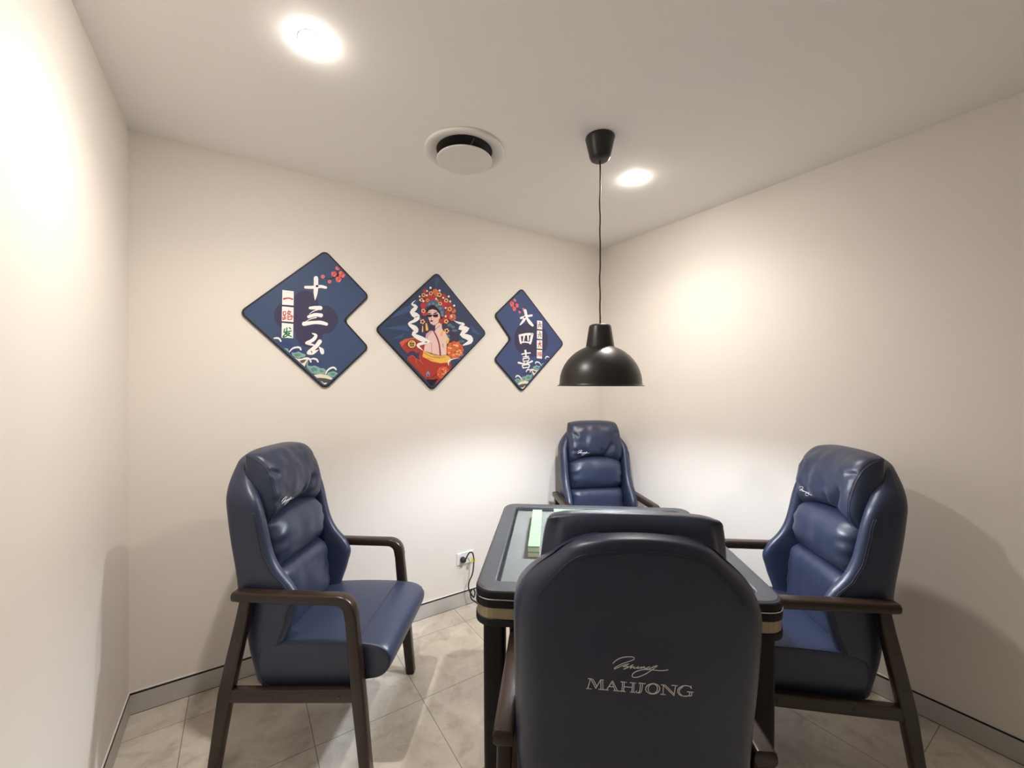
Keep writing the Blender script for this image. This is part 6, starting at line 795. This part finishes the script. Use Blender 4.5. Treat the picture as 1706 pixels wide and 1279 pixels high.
 ('figure_picture', 'bluegrey', 3.8, '170,87 176,88 176,92 169,90;176,88 185,90 185,93 176,92;185,90 194,91 194,95 185,93;194,91 203,91 203,95 194,95;203,91 212,91 212,95 203,95;212,91 218,90 219,94 212,95;218,90 219,91 220,92 220,94 219,94;169,90 168,90 168,88 169,87 170,87;219,66 225,67 224,71 218,69;225,67 233,69 233,72 224,71;233,69 241,70 241,74 233,72;241,70 249,70 250,74 241,74;249,70 258,70 258,73 250,74;258,70 264,69 264,73 258,73;264,69 265,70 266,71 266,72 264,73;218,69 217,69 216,67 217,66 219,66;237,24 245,25 244,29 237,27;245,25 255,27 255,31 244,29;255,27 266,28 266,32 255,31;266,28 276,29 276,32 266,32;276,29 287,28 287,32 276,32;287,28 294,28 295,32 287,32;294,28 295,28 296,30 296,31 295,32;237,27 236,27 235,25 236,24 237,24;325,-107 334,-106 333,-102 325,-104;334,-106 346,-104 345,-101 333,-102;346,-104 358,-103 358,-99 345,-101;358,-103 370,-103 370,-99 358,-99;370,-103 382,-103 383,-100 370,-99;382,-103 391,-104 391,-100 383,-100;391,-104 392,-103 393,-102 393,-100 391,-100;325,-104 323,-104 323,-106 324,-107 325,-107;-217,133 -212,134 -213,138 -218,136;-212,134 -205,136 -206,139 -213,138;-205,136 -198,137 -198,140 -206,139;-198,137 -191,137 -191,141 -198,140;-191,137 -184,137 -184,140 -191,141;-184,137 -180,136 -179,140 -184,140;-180,136 -178,137 -177,138 -178,139 -179,140;-218,136 -219,136 -219,134 -218,133 -217,133;143,-50 150,-49 149,-46 143,-47;150,-49 158,-47 158,-44 149,-46;158,-47 167,-46 167,-43 158,-44;167,-46 176,-46 176,-43 167,-43;176,-46 185,-47 185,-43 176,-43;185,-47 191,-47 192,-44 185,-43;191,-47 193,-47 194,-46 193,-44 192,-44;143,-47 142,-47 141,-49 142,-50 143,-50;349,-282 355,-281 354,-277 348,-278;355,-281 363,-279 363,-275 354,-277;363,-279 372,-278 372,-275 363,-275;372,-278 380,-279 381,-275 372,-275;380,-279 387,-279 389,-277 389,-276 381,-275;389,-277 391,-276 389,-276;348,-278 347,-279 346,-280 347,-281 349,-282;318,-333 323,-332 322,-328 317,-329;323,-332 330,-330 330,-327 322,-328;330,-330 336,-330 337,-329 337,-326 330,-327;337,-329 340,-326 337,-326;317,-329 316,-330 316,-331 317,-333 318,-333'),
 ('figure_picture', 'sash', 5.5, '-124,82 -120,10 -87,16 -104,86;-120,10 -115,1 -101,-2 -90,6 -87,16;-104,86 -107,92 -115,93 -122,88 -124,82;168,-79 143,-121 178,-133 193,-87;143,-121 143,-133 153,-143 169,-142 178,-133;193,-87 193,-79 186,-71 174,-73 168,-79;89,13 65,-38 97,-47 113,7;65,-38 65,-49 76,-58 90,-56 97,-47;113,7 113,15 105,22 94,20 89,13;-164,51 -170,-15 -152,-14 -154,51;-170,-15 -168,-20 -161,-23 -155,-20 -152,-14;-154,51 -155,54 -158,56 -162,54 -164,51'),
 ('figure_picture', 'bluegrey', 5, '-90,-482 -67,-524 -76,-551 -90,-560 -109,-552 -114,-521'),
 ('figure_picture', 'indigo', 6, '-90,-512 -80,-542 -90,-559 -101,-542'),
],
'C': [
 ('wave_picture', 'indigo', 1, '490,-230 351,-243 261,-314 202,-322 173,-408 58,-426 22,-481 222,-486'),
 ('wave_picture', 'teal', 2, '316,-354 290,-358 251,-343 217,-361 188,-370 190,-392 222,-402 251,-413 285,-401 309,-386;386,-312 351,-318 339,-339 344,-352;178,-447 163,-435 166,-484 133,-490 98,-483 68,-499 48,-510 17,-509 -9,-531 -3,-573 73,-572 123,-567 163,-539 183,-501;-9,-570 -29,-553 -82,-539 -127,-561 -84,-605 -24,-589'),
 ('wave_picture', 'sage', 3, '299,-375 270,-363 241,-367 227,-380 261,-398 285,-393;143,-517 108,-500 78,-516 83,-538 123,-544;58,-532 32,-526 12,-548 43,-554;-40,-569 -76,-555 -103,-571 -76,-591'),
 ('wave_picture', 'cream', 3, '304,-398 261,-417 198,-414 153,-418 173,-441 198,-496 222,-478 249,-449;118,-581 48,-570 -19,-581 -76,-614 -58,-631 -3,-616 48,-611 88,-612'),
 ('wave_picture', 'olive', 4, '246,-438 207,-425 178,-425 202,-453 222,-464'),
 ('wave_picture', 'olive', 3, '87,-616 22,-613 -50,-633 -24,-654 22,-660 63,-638'),
 ('wave_picture', 'cream', 4, '63,-640 32,-649 17,-664 -22,-662 -6,-679 18,-682'),
 ('wave_picture', 'white', 4, '482,-230 473,-228 475,-217 484,-222;473,-228 460,-226 462,-211 475,-217;460,-226 449,-225 449,-207 462,-211;449,-225 441,-226 437,-208 449,-207;441,-226 434,-228 427,-211 437,-208;434,-228 429,-231 418,-217 427,-211;429,-231 425,-236 412,-226 418,-217;425,-236 421,-244 408,-235 412,-226;421,-244 419,-250 405,-242 408,-235;419,-250 415,-253 409,-253 405,-247 405,-242;484,-222 486,-223 487,-227 485,-229 482,-230;337,-357 329,-347 335,-341 342,-353;329,-347 316,-333 325,-324 335,-341;316,-333 305,-322 313,-310 325,-324;305,-322 293,-317 299,-300 313,-310;293,-317 281,-312 285,-295 299,-300;281,-312 269,-310 271,-292 285,-295;269,-310 260,-309 259,-290 271,-292;260,-309 251,-310 248,-291 259,-290;251,-310 246,-311 237,-295 248,-291;246,-311 243,-314 230,-304 237,-295;243,-314 241,-321 226,-314 230,-304;241,-321 239,-326 225,-320 226,-314;239,-326 236,-330 229,-331 225,-326 225,-320;342,-353 342,-355 341,-358 339,-358 337,-357;250,-441 239,-435 243,-428 252,-435;239,-435 225,-428 229,-418 243,-428;225,-428 210,-422 214,-410 229,-418;210,-422 197,-419 200,-404 214,-410;197,-419 184,-417 186,-400 200,-404;184,-417 174,-417 172,-399 186,-400;174,-417 166,-419 161,-401 172,-399;166,-419 159,-422 150,-405 161,-401;159,-422 155,-426 142,-413 150,-405;155,-426 151,-432 136,-424 142,-413;151,-432 148,-441 133,-435 136,-424;148,-441 146,-448 131,-443 133,-435;146,-448 143,-453 136,-454 131,-448 131,-443;252,-435 254,-437 254,-439 252,-441 250,-441;142,-423 134,-422 137,-409 144,-413;134,-422 123,-421 126,-405 137,-409;123,-421 114,-421 113,-402 126,-405;114,-421 104,-422 101,-403 113,-402;104,-422 95,-425 89,-406 101,-403;95,-425 88,-428 78,-412 89,-406;88,-428 84,-433 70,-422 78,-412;84,-433 81,-440 66,-432 70,-422;81,-440 78,-446 63,-438 66,-432;78,-446 74,-450 67,-450 63,-444 63,-438;144,-413 147,-415 148,-419 145,-423 142,-423;-7,-574 -11,-565 -3,-561 0,-571;-11,-565 -18,-552 -7,-546 -3,-561;-18,-552 -25,-541 -13,-531 -7,-546;-25,-541 -33,-532 -23,-519 -13,-531;-33,-532 -44,-523 -34,-508 -23,-519;-44,-523 -54,-517 -46,-500 -34,-508;-54,-517 -65,-512 -59,-494 -46,-500;-65,-512 -75,-509 -72,-490 -59,-494;-75,-509 -82,-509 -87,-490 -72,-490;-82,-509 -88,-512 -99,-497 -87,-490;-88,-512 -95,-520 -108,-508 -99,-497;-95,-520 -101,-526 -113,-515 -108,-508;-101,-526 -106,-529 -112,-527 -115,-520 -113,-515;0,-571 0,-574 -2,-576 -5,-576 -7,-574'),
 ('wave_picture', 'olive', 5, '330,-366 328,-375 324,-374 325,-364;328,-375 325,-388 321,-386 324,-374;325,-388 320,-398 320,-398 317,-396 321,-386;320,-398 319,-399 311,-404 310,-401 317,-396;311,-404 301,-407 301,-404 310,-401;301,-407 295,-408 294,-406 301,-404;295,-408 294,-408 293,-407 293,-406 294,-406;325,-364 326,-363 328,-363 330,-364 330,-366;175,-445 179,-455 175,-457 171,-447;179,-455 185,-469 179,-471 175,-457;185,-469 186,-486 180,-484 179,-471;186,-486 179,-503 174,-500 180,-484;179,-503 168,-521 164,-517 174,-500;168,-521 154,-535 152,-532 164,-517;154,-535 139,-545 137,-542 152,-532;139,-545 121,-552 120,-549 137,-542;121,-552 109,-556 108,-553 120,-549;109,-556 108,-556 107,-555 107,-554 108,-553;171,-447 171,-446 172,-444 174,-444 175,-445;-14,-558 -12,-581 -16,-581 -18,-559;-12,-581 -12,-582 -14,-583 -15,-582 -16,-581;-18,-559 -18,-557 -17,-556 -15,-557 -14,-558'),
 ('blossom_picture', 'dark', 2, '7,417 -5,415 -6,421 5,423;-5,415 -22,413 -23,419 -6,421;-22,413 -40,413 -40,420 -23,419;-40,413 -56,416 -54,424 -40,420;-56,416 -71,422 -69,430 -54,424;-71,422 -89,431 -84,440 -69,430;-89,431 -108,447 -103,455 -84,440;-108,447 -129,465 -123,474 -103,455;-129,465 -146,476 -144,487 -123,474;-146,476 -163,478 -165,489 -144,487;-163,478 -180,475 -183,484 -165,489;-180,475 -192,472 -194,480 -183,484;-192,472 -194,473 -196,475 -196,478 -194,480;5,423 7,423 9,420 8,418 7,417;-38,415 -43,391 -48,393 -42,417;-43,391 -44,390 -46,390 -48,391 -48,393;-42,417 -41,419 -39,419 -38,417 -38,415;-125,460 -124,529 -119,528 -118,459;-124,529 -124,531 -122,531 -120,530 -119,528;-118,459 -119,457 -122,456 -124,457 -125,460'),
 ('blossom_picture', 'pink', 3, '4,433 6,422 14,413 23,409 33,410 40,417 43,427 40,438 33,447 23,451 14,449 6,443;-143,545 -140,533 -132,523 -122,519 -111,520 -103,527 -100,538 -103,550 -111,559 -122,564 -132,563 -140,556;-61,388 -58,378 -51,369 -42,365 -33,367 -26,373 -24,383 -26,393 -33,402 -42,405 -51,404 -58,398'),
 ('blossom_picture', 'coral', 4, '15,431 16,426 19,422 23,420 28,421 31,424 32,429 31,433 28,437 23,439 19,439 16,436;-131,543 -130,538 -126,533 -122,531 -117,532 -113,535 -112,540 -113,545 -117,550 -122,552 -126,551 -130,548;-51,387 -49,382 -46,378 -42,376 -38,377 -35,380 -34,384 -35,389 -38,393 -42,394 -46,394 -49,391'),
 ('blossom_picture', 'coral', 3.0, '-117,478 -115,469 -109,463 -102,460 -95,461 -89,466 -87,473 -89,481 -95,488 -102,491 -109,490 -115,485;-208,491 -205,481 -198,472 -189,468 -180,470 -173,476 -170,486 -173,496 -180,504 -189,508 -198,507 -205,501;-163,427 -161,419 -155,412 -147,409 -140,410 -134,415 -132,423 -134,432 -140,438 -147,442 -155,441 -161,435'),
 ('blossom_picture', 'pink', 3.2, '-106,460 -104,452 -98,446 -91,442 -84,443 -79,448 -77,456 -79,464 -84,471 -91,474 -98,473 -104,468;-194,469 -191,459 -185,450 -175,446 -166,448 -159,454 -157,464 -159,474 -166,482 -175,486 -185,485 -191,479;-152,409 -149,401 -144,394 -136,391 -128,392 -123,397 -121,405 -123,413 -128,420 -136,424 -144,422 -149,417'),
 ('blossom_picture', 'coral', 3.4, '-88,464 -87,456 -81,449 -74,446 -67,447 -61,452 -59,460 -61,468 -67,474 -74,477 -81,476 -87,471;-172,473 -169,463 -163,455 -153,451 -144,452 -137,459 -135,468 -137,478 -144,486 -153,490 -163,489 -169,483;-133,413 -131,405 -126,398 -118,394 -110,396 -105,401 -103,409 -105,417 -110,424 -118,427 -126,426 -131,421'),
 ('blossom_picture', 'pink', 3.6, '-89,483 -87,475 -81,469 -74,465 -67,466 -61,471 -59,479 -61,487 -67,494 -74,497 -81,496 -87,491;-172,498 -169,488 -163,480 -153,476 -144,477 -137,483 -135,493 -137,503 -144,511 -153,515 -163,514 -169,508;-133,433 -131,425 -126,418 -118,415 -110,416 -105,421 -103,429 -105,438 -110,444 -118,448 -126,447 -131,441'),
 ('blossom_picture', 'coral', 3.8, '-106,492 -104,484 -99,477 -91,474 -84,475 -79,480 -77,487 -79,496 -84,502 -91,505 -99,504 -104,499;-193,513 -194,509 -191,499 -185,490 -175,486 -166,488 -159,494 -157,503 -159,514 -166,522 -175,526 -179,525;-152,442 -150,434 -144,427 -136,424 -128,425 -123,430 -121,438 -123,446 -128,453 -136,457 -144,455 -150,450'),
 ('blossom_picture', 'red', 5, '-93,474 -92,470 -90,467 -86,466 -83,466 -80,469 -79,472 -80,476 -83,479 -86,481 -90,480 -92,478;-178,487 -177,482 -174,478 -169,476 -165,476 -161,479 -160,484 -161,489 -165,493 -169,495 -174,494 -177,491;-139,424 -138,420 -135,417 -131,415 -127,416 -125,418 -124,422 -125,426 -127,429 -131,431 -135,430 -138,428'),
 ('motif', 'plum', 1, '465,28 457,-28 434,-81 397,-130 348,-171 290,-202 226,-222 159,-231 93,-227 32,-212 -23,-186 -68,-151 -102,-108 -123,-59 -130,-7 -123,45 -102,96 -68,143 -23,184 32,217 93,239 159,250 226,250 290,237 348,212 397,177 434,133 457,82;246,79 241,41 227,6 204,-27 175,-55 139,-76 100,-90 58,-97 18,-95 -21,-84 -55,-67 -84,-43 -105,-14 -118,19 -123,55 -118,91 -105,126 -84,158 -55,185 -21,207 18,222 58,230 100,229 139,220 175,203 204,179 227,149 241,115;449,-38 443,-73 428,-107 404,-138 371,-164 333,-184 290,-197 246,-202 202,-200 160,-191 123,-174 93,-151 70,-124 56,-93 51,-59 56,-26 70,7 93,37 123,63 160,83 202,97 246,104 290,103 333,95 371,79 404,56 428,28 443,-4'),
 ('lettering#0', 'white', 3, '-15,291 5,298 -8,326 -27,318;5,298 33,308 21,337 -8,326;33,308 63,317 54,348 21,337;63,317 100,327 93,358 54,348;100,327 141,337 134,367 93,358;141,337 170,344 164,374 134,367;170,344 181,350 186,363 176,373 164,374;-27,318 -36,311 -38,298 -27,290 -15,291;26,409 32,392 82,408 76,425;32,392 40,370 89,380 82,408;40,370 42,349 91,350 89,380;42,349 35,331 81,320 91,350;35,331 23,309 66,294 81,320;23,309 9,286 47,269 66,294;9,286 -8,260 22,243 47,269;-8,260 -27,234 -6,220 22,243;-27,234 -41,215 -25,205 -6,220;-41,215 -43,209 -40,203 -31,202 -25,205;76,425 66,436 44,437 27,423 26,409;61,317 71,298 104,317 87,333;71,298 87,270 129,296 104,317;87,270 106,245 150,276 129,296;106,245 128,227 168,259 150,276;128,227 152,213 185,242 168,259;152,213 168,204 197,230 185,242;168,204 180,200 197,206 203,220 197,230;87,333 79,337 66,335 59,325 61,317'),
 ('lettering#1', 'white', 3, '-60,59 -57,40 -21,46 -24,66;-57,40 -52,13 -16,19 -21,46;-52,13 -48,-11 -12,-4 -16,19;-48,-11 -43,-28 -10,-21 -12,-4;-43,-28 -38,-42 -8,-36 -10,-21;-38,-42 -34,-51 -7,-45 -8,-36;-34,-51 -30,-57 -18,-59 -9,-53 -7,-45;-24,66 -29,74 -44,77 -57,69 -60,59;-32,46 -4,53 -11,82 -40,75;-4,53 37,62 30,93 -11,82;37,62 76,69 72,101 30,93;76,69 113,73 113,106 72,101;113,73 152,74 153,108 113,106;152,74 179,76 180,109 153,108;179,76 192,80 200,93 193,106 180,109;-40,75 -50,69 -54,56 -44,47 -32,46;152,86 147,66 190,62 195,82;147,66 141,38 182,33 190,62;141,38 135,12 174,7 182,33;135,12 130,-10 167,-15 174,7;130,-10 126,-29 159,-34 167,-15;126,-29 124,-42 154,-47 159,-34;124,-42 125,-51 135,-57 148,-54 154,-47;195,82 193,94 178,102 159,97 152,86;-16,-45 3,-42 0,-23 -19,-26;3,-42 30,-39 29,-19 0,-23;30,-39 58,-36 59,-16 29,-19;58,-36 87,-38 91,-17 59,-16;87,-38 118,-41 122,-19 91,-17;118,-41 140,-43 144,-20 122,-19;140,-43 149,-41 156,-33 153,-24 144,-20;-19,-26 -26,-29 -30,-37 -24,-44 -16,-45;20,56 11,-15 32,-17 51,54;11,-15 12,-21 20,-25 29,-22 32,-17;51,54 49,62 38,68 25,64 20,56;86,65 92,-1 117,1 117,68;92,-1 95,-7 105,-10 115,-5 117,1;117,68 113,76 101,79 89,73 86,65;0,-209 15,-205 10,-186 -6,-190;15,-205 37,-200 32,-181 10,-186;37,-200 60,-195 57,-176 32,-181;60,-195 88,-191 86,-172 57,-176;88,-191 118,-188 116,-169 86,-172;118,-188 140,-186 138,-166 116,-169;140,-186 147,-183 151,-175 146,-167 138,-166;-6,-190 -12,-194 -14,-202 -8,-209 0,-209;37,-151 40,-159 75,-153 73,-143;40,-159 44,-172 77,-167 75,-153;44,-172 48,-186 78,-182 77,-167;48,-186 51,-203 78,-201 78,-182;51,-203 53,-222 77,-220 78,-201;53,-222 55,-235 77,-234 77,-220;55,-235 58,-240 67,-243 75,-239 77,-234;73,-143 67,-135 52,-132 39,-141 37,-151;21,-244 113,-233 111,-217 19,-228;113,-233 119,-231 122,-224 118,-218 111,-217;19,-228 13,-230 10,-237 15,-243 21,-244;7,-265 13,-302 30,-300 25,-262;13,-302 16,-306 23,-308 29,-304 30,-300;25,-262 22,-258 14,-256 8,-260 7,-265;17,-268 48,-263 45,-248 14,-254;48,-263 91,-256 89,-241 45,-248;91,-256 116,-255 124,-240 89,-241;116,-255 114,-258 132,-260 124,-240;114,-258 105,-275 121,-280 132,-260;105,-275 97,-288 112,-294 121,-280;97,-288 96,-292 101,-297 108,-297 112,-294;14,-254 9,-256 7,-263 11,-268 17,-268;26,-306 109,-296 107,-283 24,-293;109,-296 114,-294 116,-289 112,-284 107,-283;24,-293 19,-295 16,-301 20,-306 26,-306;27,-314 38,-331 51,-325 41,-308;38,-331 41,-334 48,-333 52,-329 51,-325;41,-308 37,-305 30,-305 26,-310 27,-314;88,-301 75,-322 88,-327 103,-307;75,-322 75,-325 78,-329 84,-329 88,-327;103,-307 104,-302 100,-298 92,-297 88,-301;-64,-333 -33,-337 -26,-313 -56,-306;-33,-337 13,-342 17,-321 -26,-313;13,-342 60,-342 57,-323 17,-321;60,-342 106,-331 97,-312 57,-323;106,-331 150,-315 137,-294 97,-312;150,-315 180,-303 166,-280 137,-294;180,-303 187,-296 187,-285 177,-279 166,-280;-56,-306 -67,-307 -76,-317 -73,-328 -64,-333;-6,-356 7,-396 24,-392 13,-352;7,-396 10,-400 18,-401 24,-397 24,-392;13,-352 9,-347 1,-346 -6,-351 -6,-356;5,-363 41,-357 38,-339 2,-345;41,-357 90,-350 88,-332 38,-339;90,-350 119,-350 128,-332 88,-332;119,-350 117,-353 139,-355 128,-332;117,-353 107,-371 126,-378 139,-355;107,-371 99,-386 117,-393 126,-378;99,-386 98,-391 103,-397 112,-397 117,-393;2,-345 -4,-348 -7,-356 -2,-362 5,-363;16,-397 105,-390 104,-374 15,-381;105,-390 111,-388 115,-381 110,-375 104,-374;15,-381 9,-383 6,-389 10,-395 16,-397'),
 ('tile_picture#0', 'white', 2, '262,295 355,296 355,170 262,173'),
 ('tile_picture#1', 'white', 2, '259,152 355,154 355,30 259,35;257,13 355,15 355,-110 257,-108;256,-125 354,-127 350,-250 256,-247'),
 ('tile_picture#0', 'maroon', 3, '299,270 307,253 319,258 311,275;307,253 310,251 315,251 319,254 319,258;311,275 309,277 303,277 299,274 299,270;280,230 338,241 337,251 279,240;338,241 342,242 344,247 341,250 337,251;279,240 275,238 273,233 276,230 280,230;293,225 279,201 290,197 304,221;279,201 278,198 281,194 287,195 290,197;304,221 305,225 302,228 296,228 293,225;314,223 330,203 341,209 325,229;330,203 333,201 339,201 342,205 341,209;325,229 322,231 316,230 313,226 314,223'),
 ('tile_picture#1', 'maroon', 3, '299,129 307,112 319,116 311,134;307,112 310,109 315,109 319,113 319,116;311,134 309,136 303,136 299,133 299,129;280,89 338,99 337,109 279,99;338,99 342,101 344,105 341,109 337,109;279,99 275,97 273,93 276,89 280,89;293,84 279,60 290,56 304,80;279,60 278,57 281,53 287,54 290,56;304,80 305,84 302,87 296,87 293,84;314,82 330,61 341,67 325,88;330,61 333,59 339,60 342,64 341,67;325,88 322,90 316,89 313,85 314,82'),
 ('tile_picture#1', 'red', 3, '283,-45 339,-32 336,-21 279,-34;339,-32 343,-29 345,-24 341,-21 336,-21;279,-34 275,-36 274,-41 278,-45 283,-45;304,-5 304,-13 318,-13 319,-4;304,-13 303,-24 317,-25 318,-13;303,-24 300,-37 314,-39 317,-25;300,-37 292,-53 305,-57 314,-39;292,-53 282,-71 295,-75 305,-57;282,-71 275,-83 288,-88 295,-75;275,-83 274,-87 278,-91 284,-91 288,-88;319,-4 317,-1 312,1 306,-1 304,-5;303,-38 331,-81 344,-75 316,-32;331,-81 334,-83 341,-83 345,-78 344,-75;316,-32 313,-30 307,-30 303,-35 303,-38;270,-160 264,-217 273,-217 279,-160;264,-217 264,-219 268,-221 272,-219 273,-217;279,-160 279,-158 275,-156 271,-158 270,-160;284,-162 284,-206 294,-206 294,-162;284,-206 285,-208 289,-210 293,-208 294,-206;294,-162 293,-160 289,-158 285,-160 284,-162;299,-156 297,-213 307,-213 308,-156;297,-213 298,-215 302,-217 306,-215 307,-213;308,-156 307,-154 304,-153 300,-154 299,-156;314,-162 346,-158 345,-151 313,-155;346,-158 349,-157 350,-154 348,-151 345,-151;313,-155 310,-156 308,-159 311,-162 314,-162;325,-157 321,-170 331,-171 334,-158;321,-170 322,-173 325,-175 329,-174 331,-171;334,-158 334,-156 330,-154 326,-155 325,-157;312,-174 312,-202 321,-202 321,-174;312,-202 313,-205 316,-206 320,-204 321,-202;321,-174 320,-171 316,-170 313,-172 312,-174;318,-176 325,-174 323,-167 315,-169;325,-174 335,-172 335,-165 323,-167;335,-172 338,-173 346,-168 335,-165;338,-173 339,-180 349,-179 346,-168;339,-180 338,-192 348,-192 349,-179;338,-192 337,-201 347,-201 348,-192;337,-201 338,-203 342,-205 346,-204 347,-201;315,-169 313,-170 312,-174 314,-176 318,-176;324,-178 323,-202 333,-202 334,-178;323,-202 324,-204 327,-206 331,-204 333,-202;334,-178 333,-176 330,-175 326,-176 324,-178;322,-202 309,-218 317,-222 330,-206;309,-218 308,-221 311,-224 315,-224 317,-222;330,-206 331,-204 329,-201 325,-201 322,-202;329,-206 341,-221 350,-217 337,-202;341,-221 344,-223 348,-222 350,-219 350,-217;337,-202 334,-200 330,-201 328,-204 329,-206'),
],
}
def rounded_outline(pts, rad, n=5):
    out = []; m = len(pts)
    for i in range(m):
        p, a, b = Vector(pts[i]), Vector(pts[i - 1]), Vector(pts[(i + 1) % m])
        da, db = (a - p).normalized(), (b - p).normalized()
        ang = da.angle(db); t = rad / math.tan(ang / 2); c = p + (da + db).normalized() * (rad / math.sin(ang / 2))
        s, e = p + da * t - c, p + db * t - c
        a0, a1 = math.atan2(s.y, s.x), math.atan2(e.y, e.x); d = (a1 - a0 + PI) % (2 * PI) - PI
        out += [c + Vector((math.cos(a0 + d * k / n), math.sin(a0 + d * k / n))) * rad for k in range(n + 1)]
    return out
def offset_outline(pts, d):
    m = len(pts); area = sum(pts[i - 1][0] * pts[i][1] - pts[i][0] * pts[i - 1][1] for i in range(m)); sg = 1 if area > 0 else -1; out = []
    for i in range(m):
        p, a, b = Vector(pts[i]), Vector(pts[i - 1]), Vector(pts[(i + 1) % m])
        n1 = Vector((-(p - a).y, (p - a).x)).normalized() * sg; n2 = Vector((-(b - p).y, (b - p).x)).normalized() * sg
        bis = (n1 + n2).normalized(); out.append(p + bis * (d / max(.3, bis.dot(n1))))
    return out
def sign(key, ox, oz, pts, base, label):
    r = tag(empty('wall_sign', (ox, Y_BACK, oz)), label, 'wall sign', 'navy signs on the back wall')
    o1 = rounded_outline(pts, .028); o2 = rounded_outline(offset_outline(pts, .0085), .0215)
    bm = bmesh.new(); loft(bm, [[Vector((x, y, z)) for x, z in o1] for y in (-.0002, -.0095)] + [[Vector((x, -.0110, z)) for x, z in rounded_outline(offset_outline(pts, .0015), .0265)]]); obj('board', bm, M['board'], r, smooth=False)
    bm = bmesh.new(); loft(bm, [[Vector((x, y, z)) for x, z in o2] for y in (-.0108, -.0112)]); obj('print', bm, AM[base], r, smooth=False)
    groups = {}
    for part, c, lv, data in ART[key]: groups.setdefault(part, []).append((c, lv, data))
    for part, items in groups.items():
        cols = []; bm = bmesh.new()
        for c, lv, data in items:
            if c not in cols: cols.append(c)
            for qi, q in enumerate(data.split(';')):
                y = -.0113 - .00016 * lv - .00003 * (qi % 5)
                if not q: continue
                P = [tuple(int(v) * .0005 for v in w.split(',')) for w in q.split(' ')]
                P = [p for i, p in enumerate(P) if p != P[i - 1]]
                if len(P) < 3: continue
                f = bm.faces.new([bm.verts.new((x, y, z)) for x, z in P]); f.material_index = cols.index(c)
                f.normal_update()
                if f.normal.y > 0: f.normal_flip()
        obj(part.split('#')[0], bm, [AM[c] for c in cols], r, smooth=False)
sign('A', .775, 1.762, [(0, .368), (-.382, .003), (0, -.372), (.228, -.138), (.098, .002), (.230, .150)], 'navy', 'large navy sign on the left, notched on its right side, with three white characters')
sign('B', 1.395, 1.743, [(.014, .366), (-.362, -.014), (-.018, -.366), (.366, .012)], 'navy_b', 'diamond sign in the middle picturing a woman with a red flower headdress')
sign('C', 2.044, 1.728, [(0, .364), (-.226, .154), (-.098, .002), (-.228, -.144), (0, -.366), (.386, -.006)], 'navy_c', 'navy sign nearest the pendant lamp, notched on its left side, with white characters')
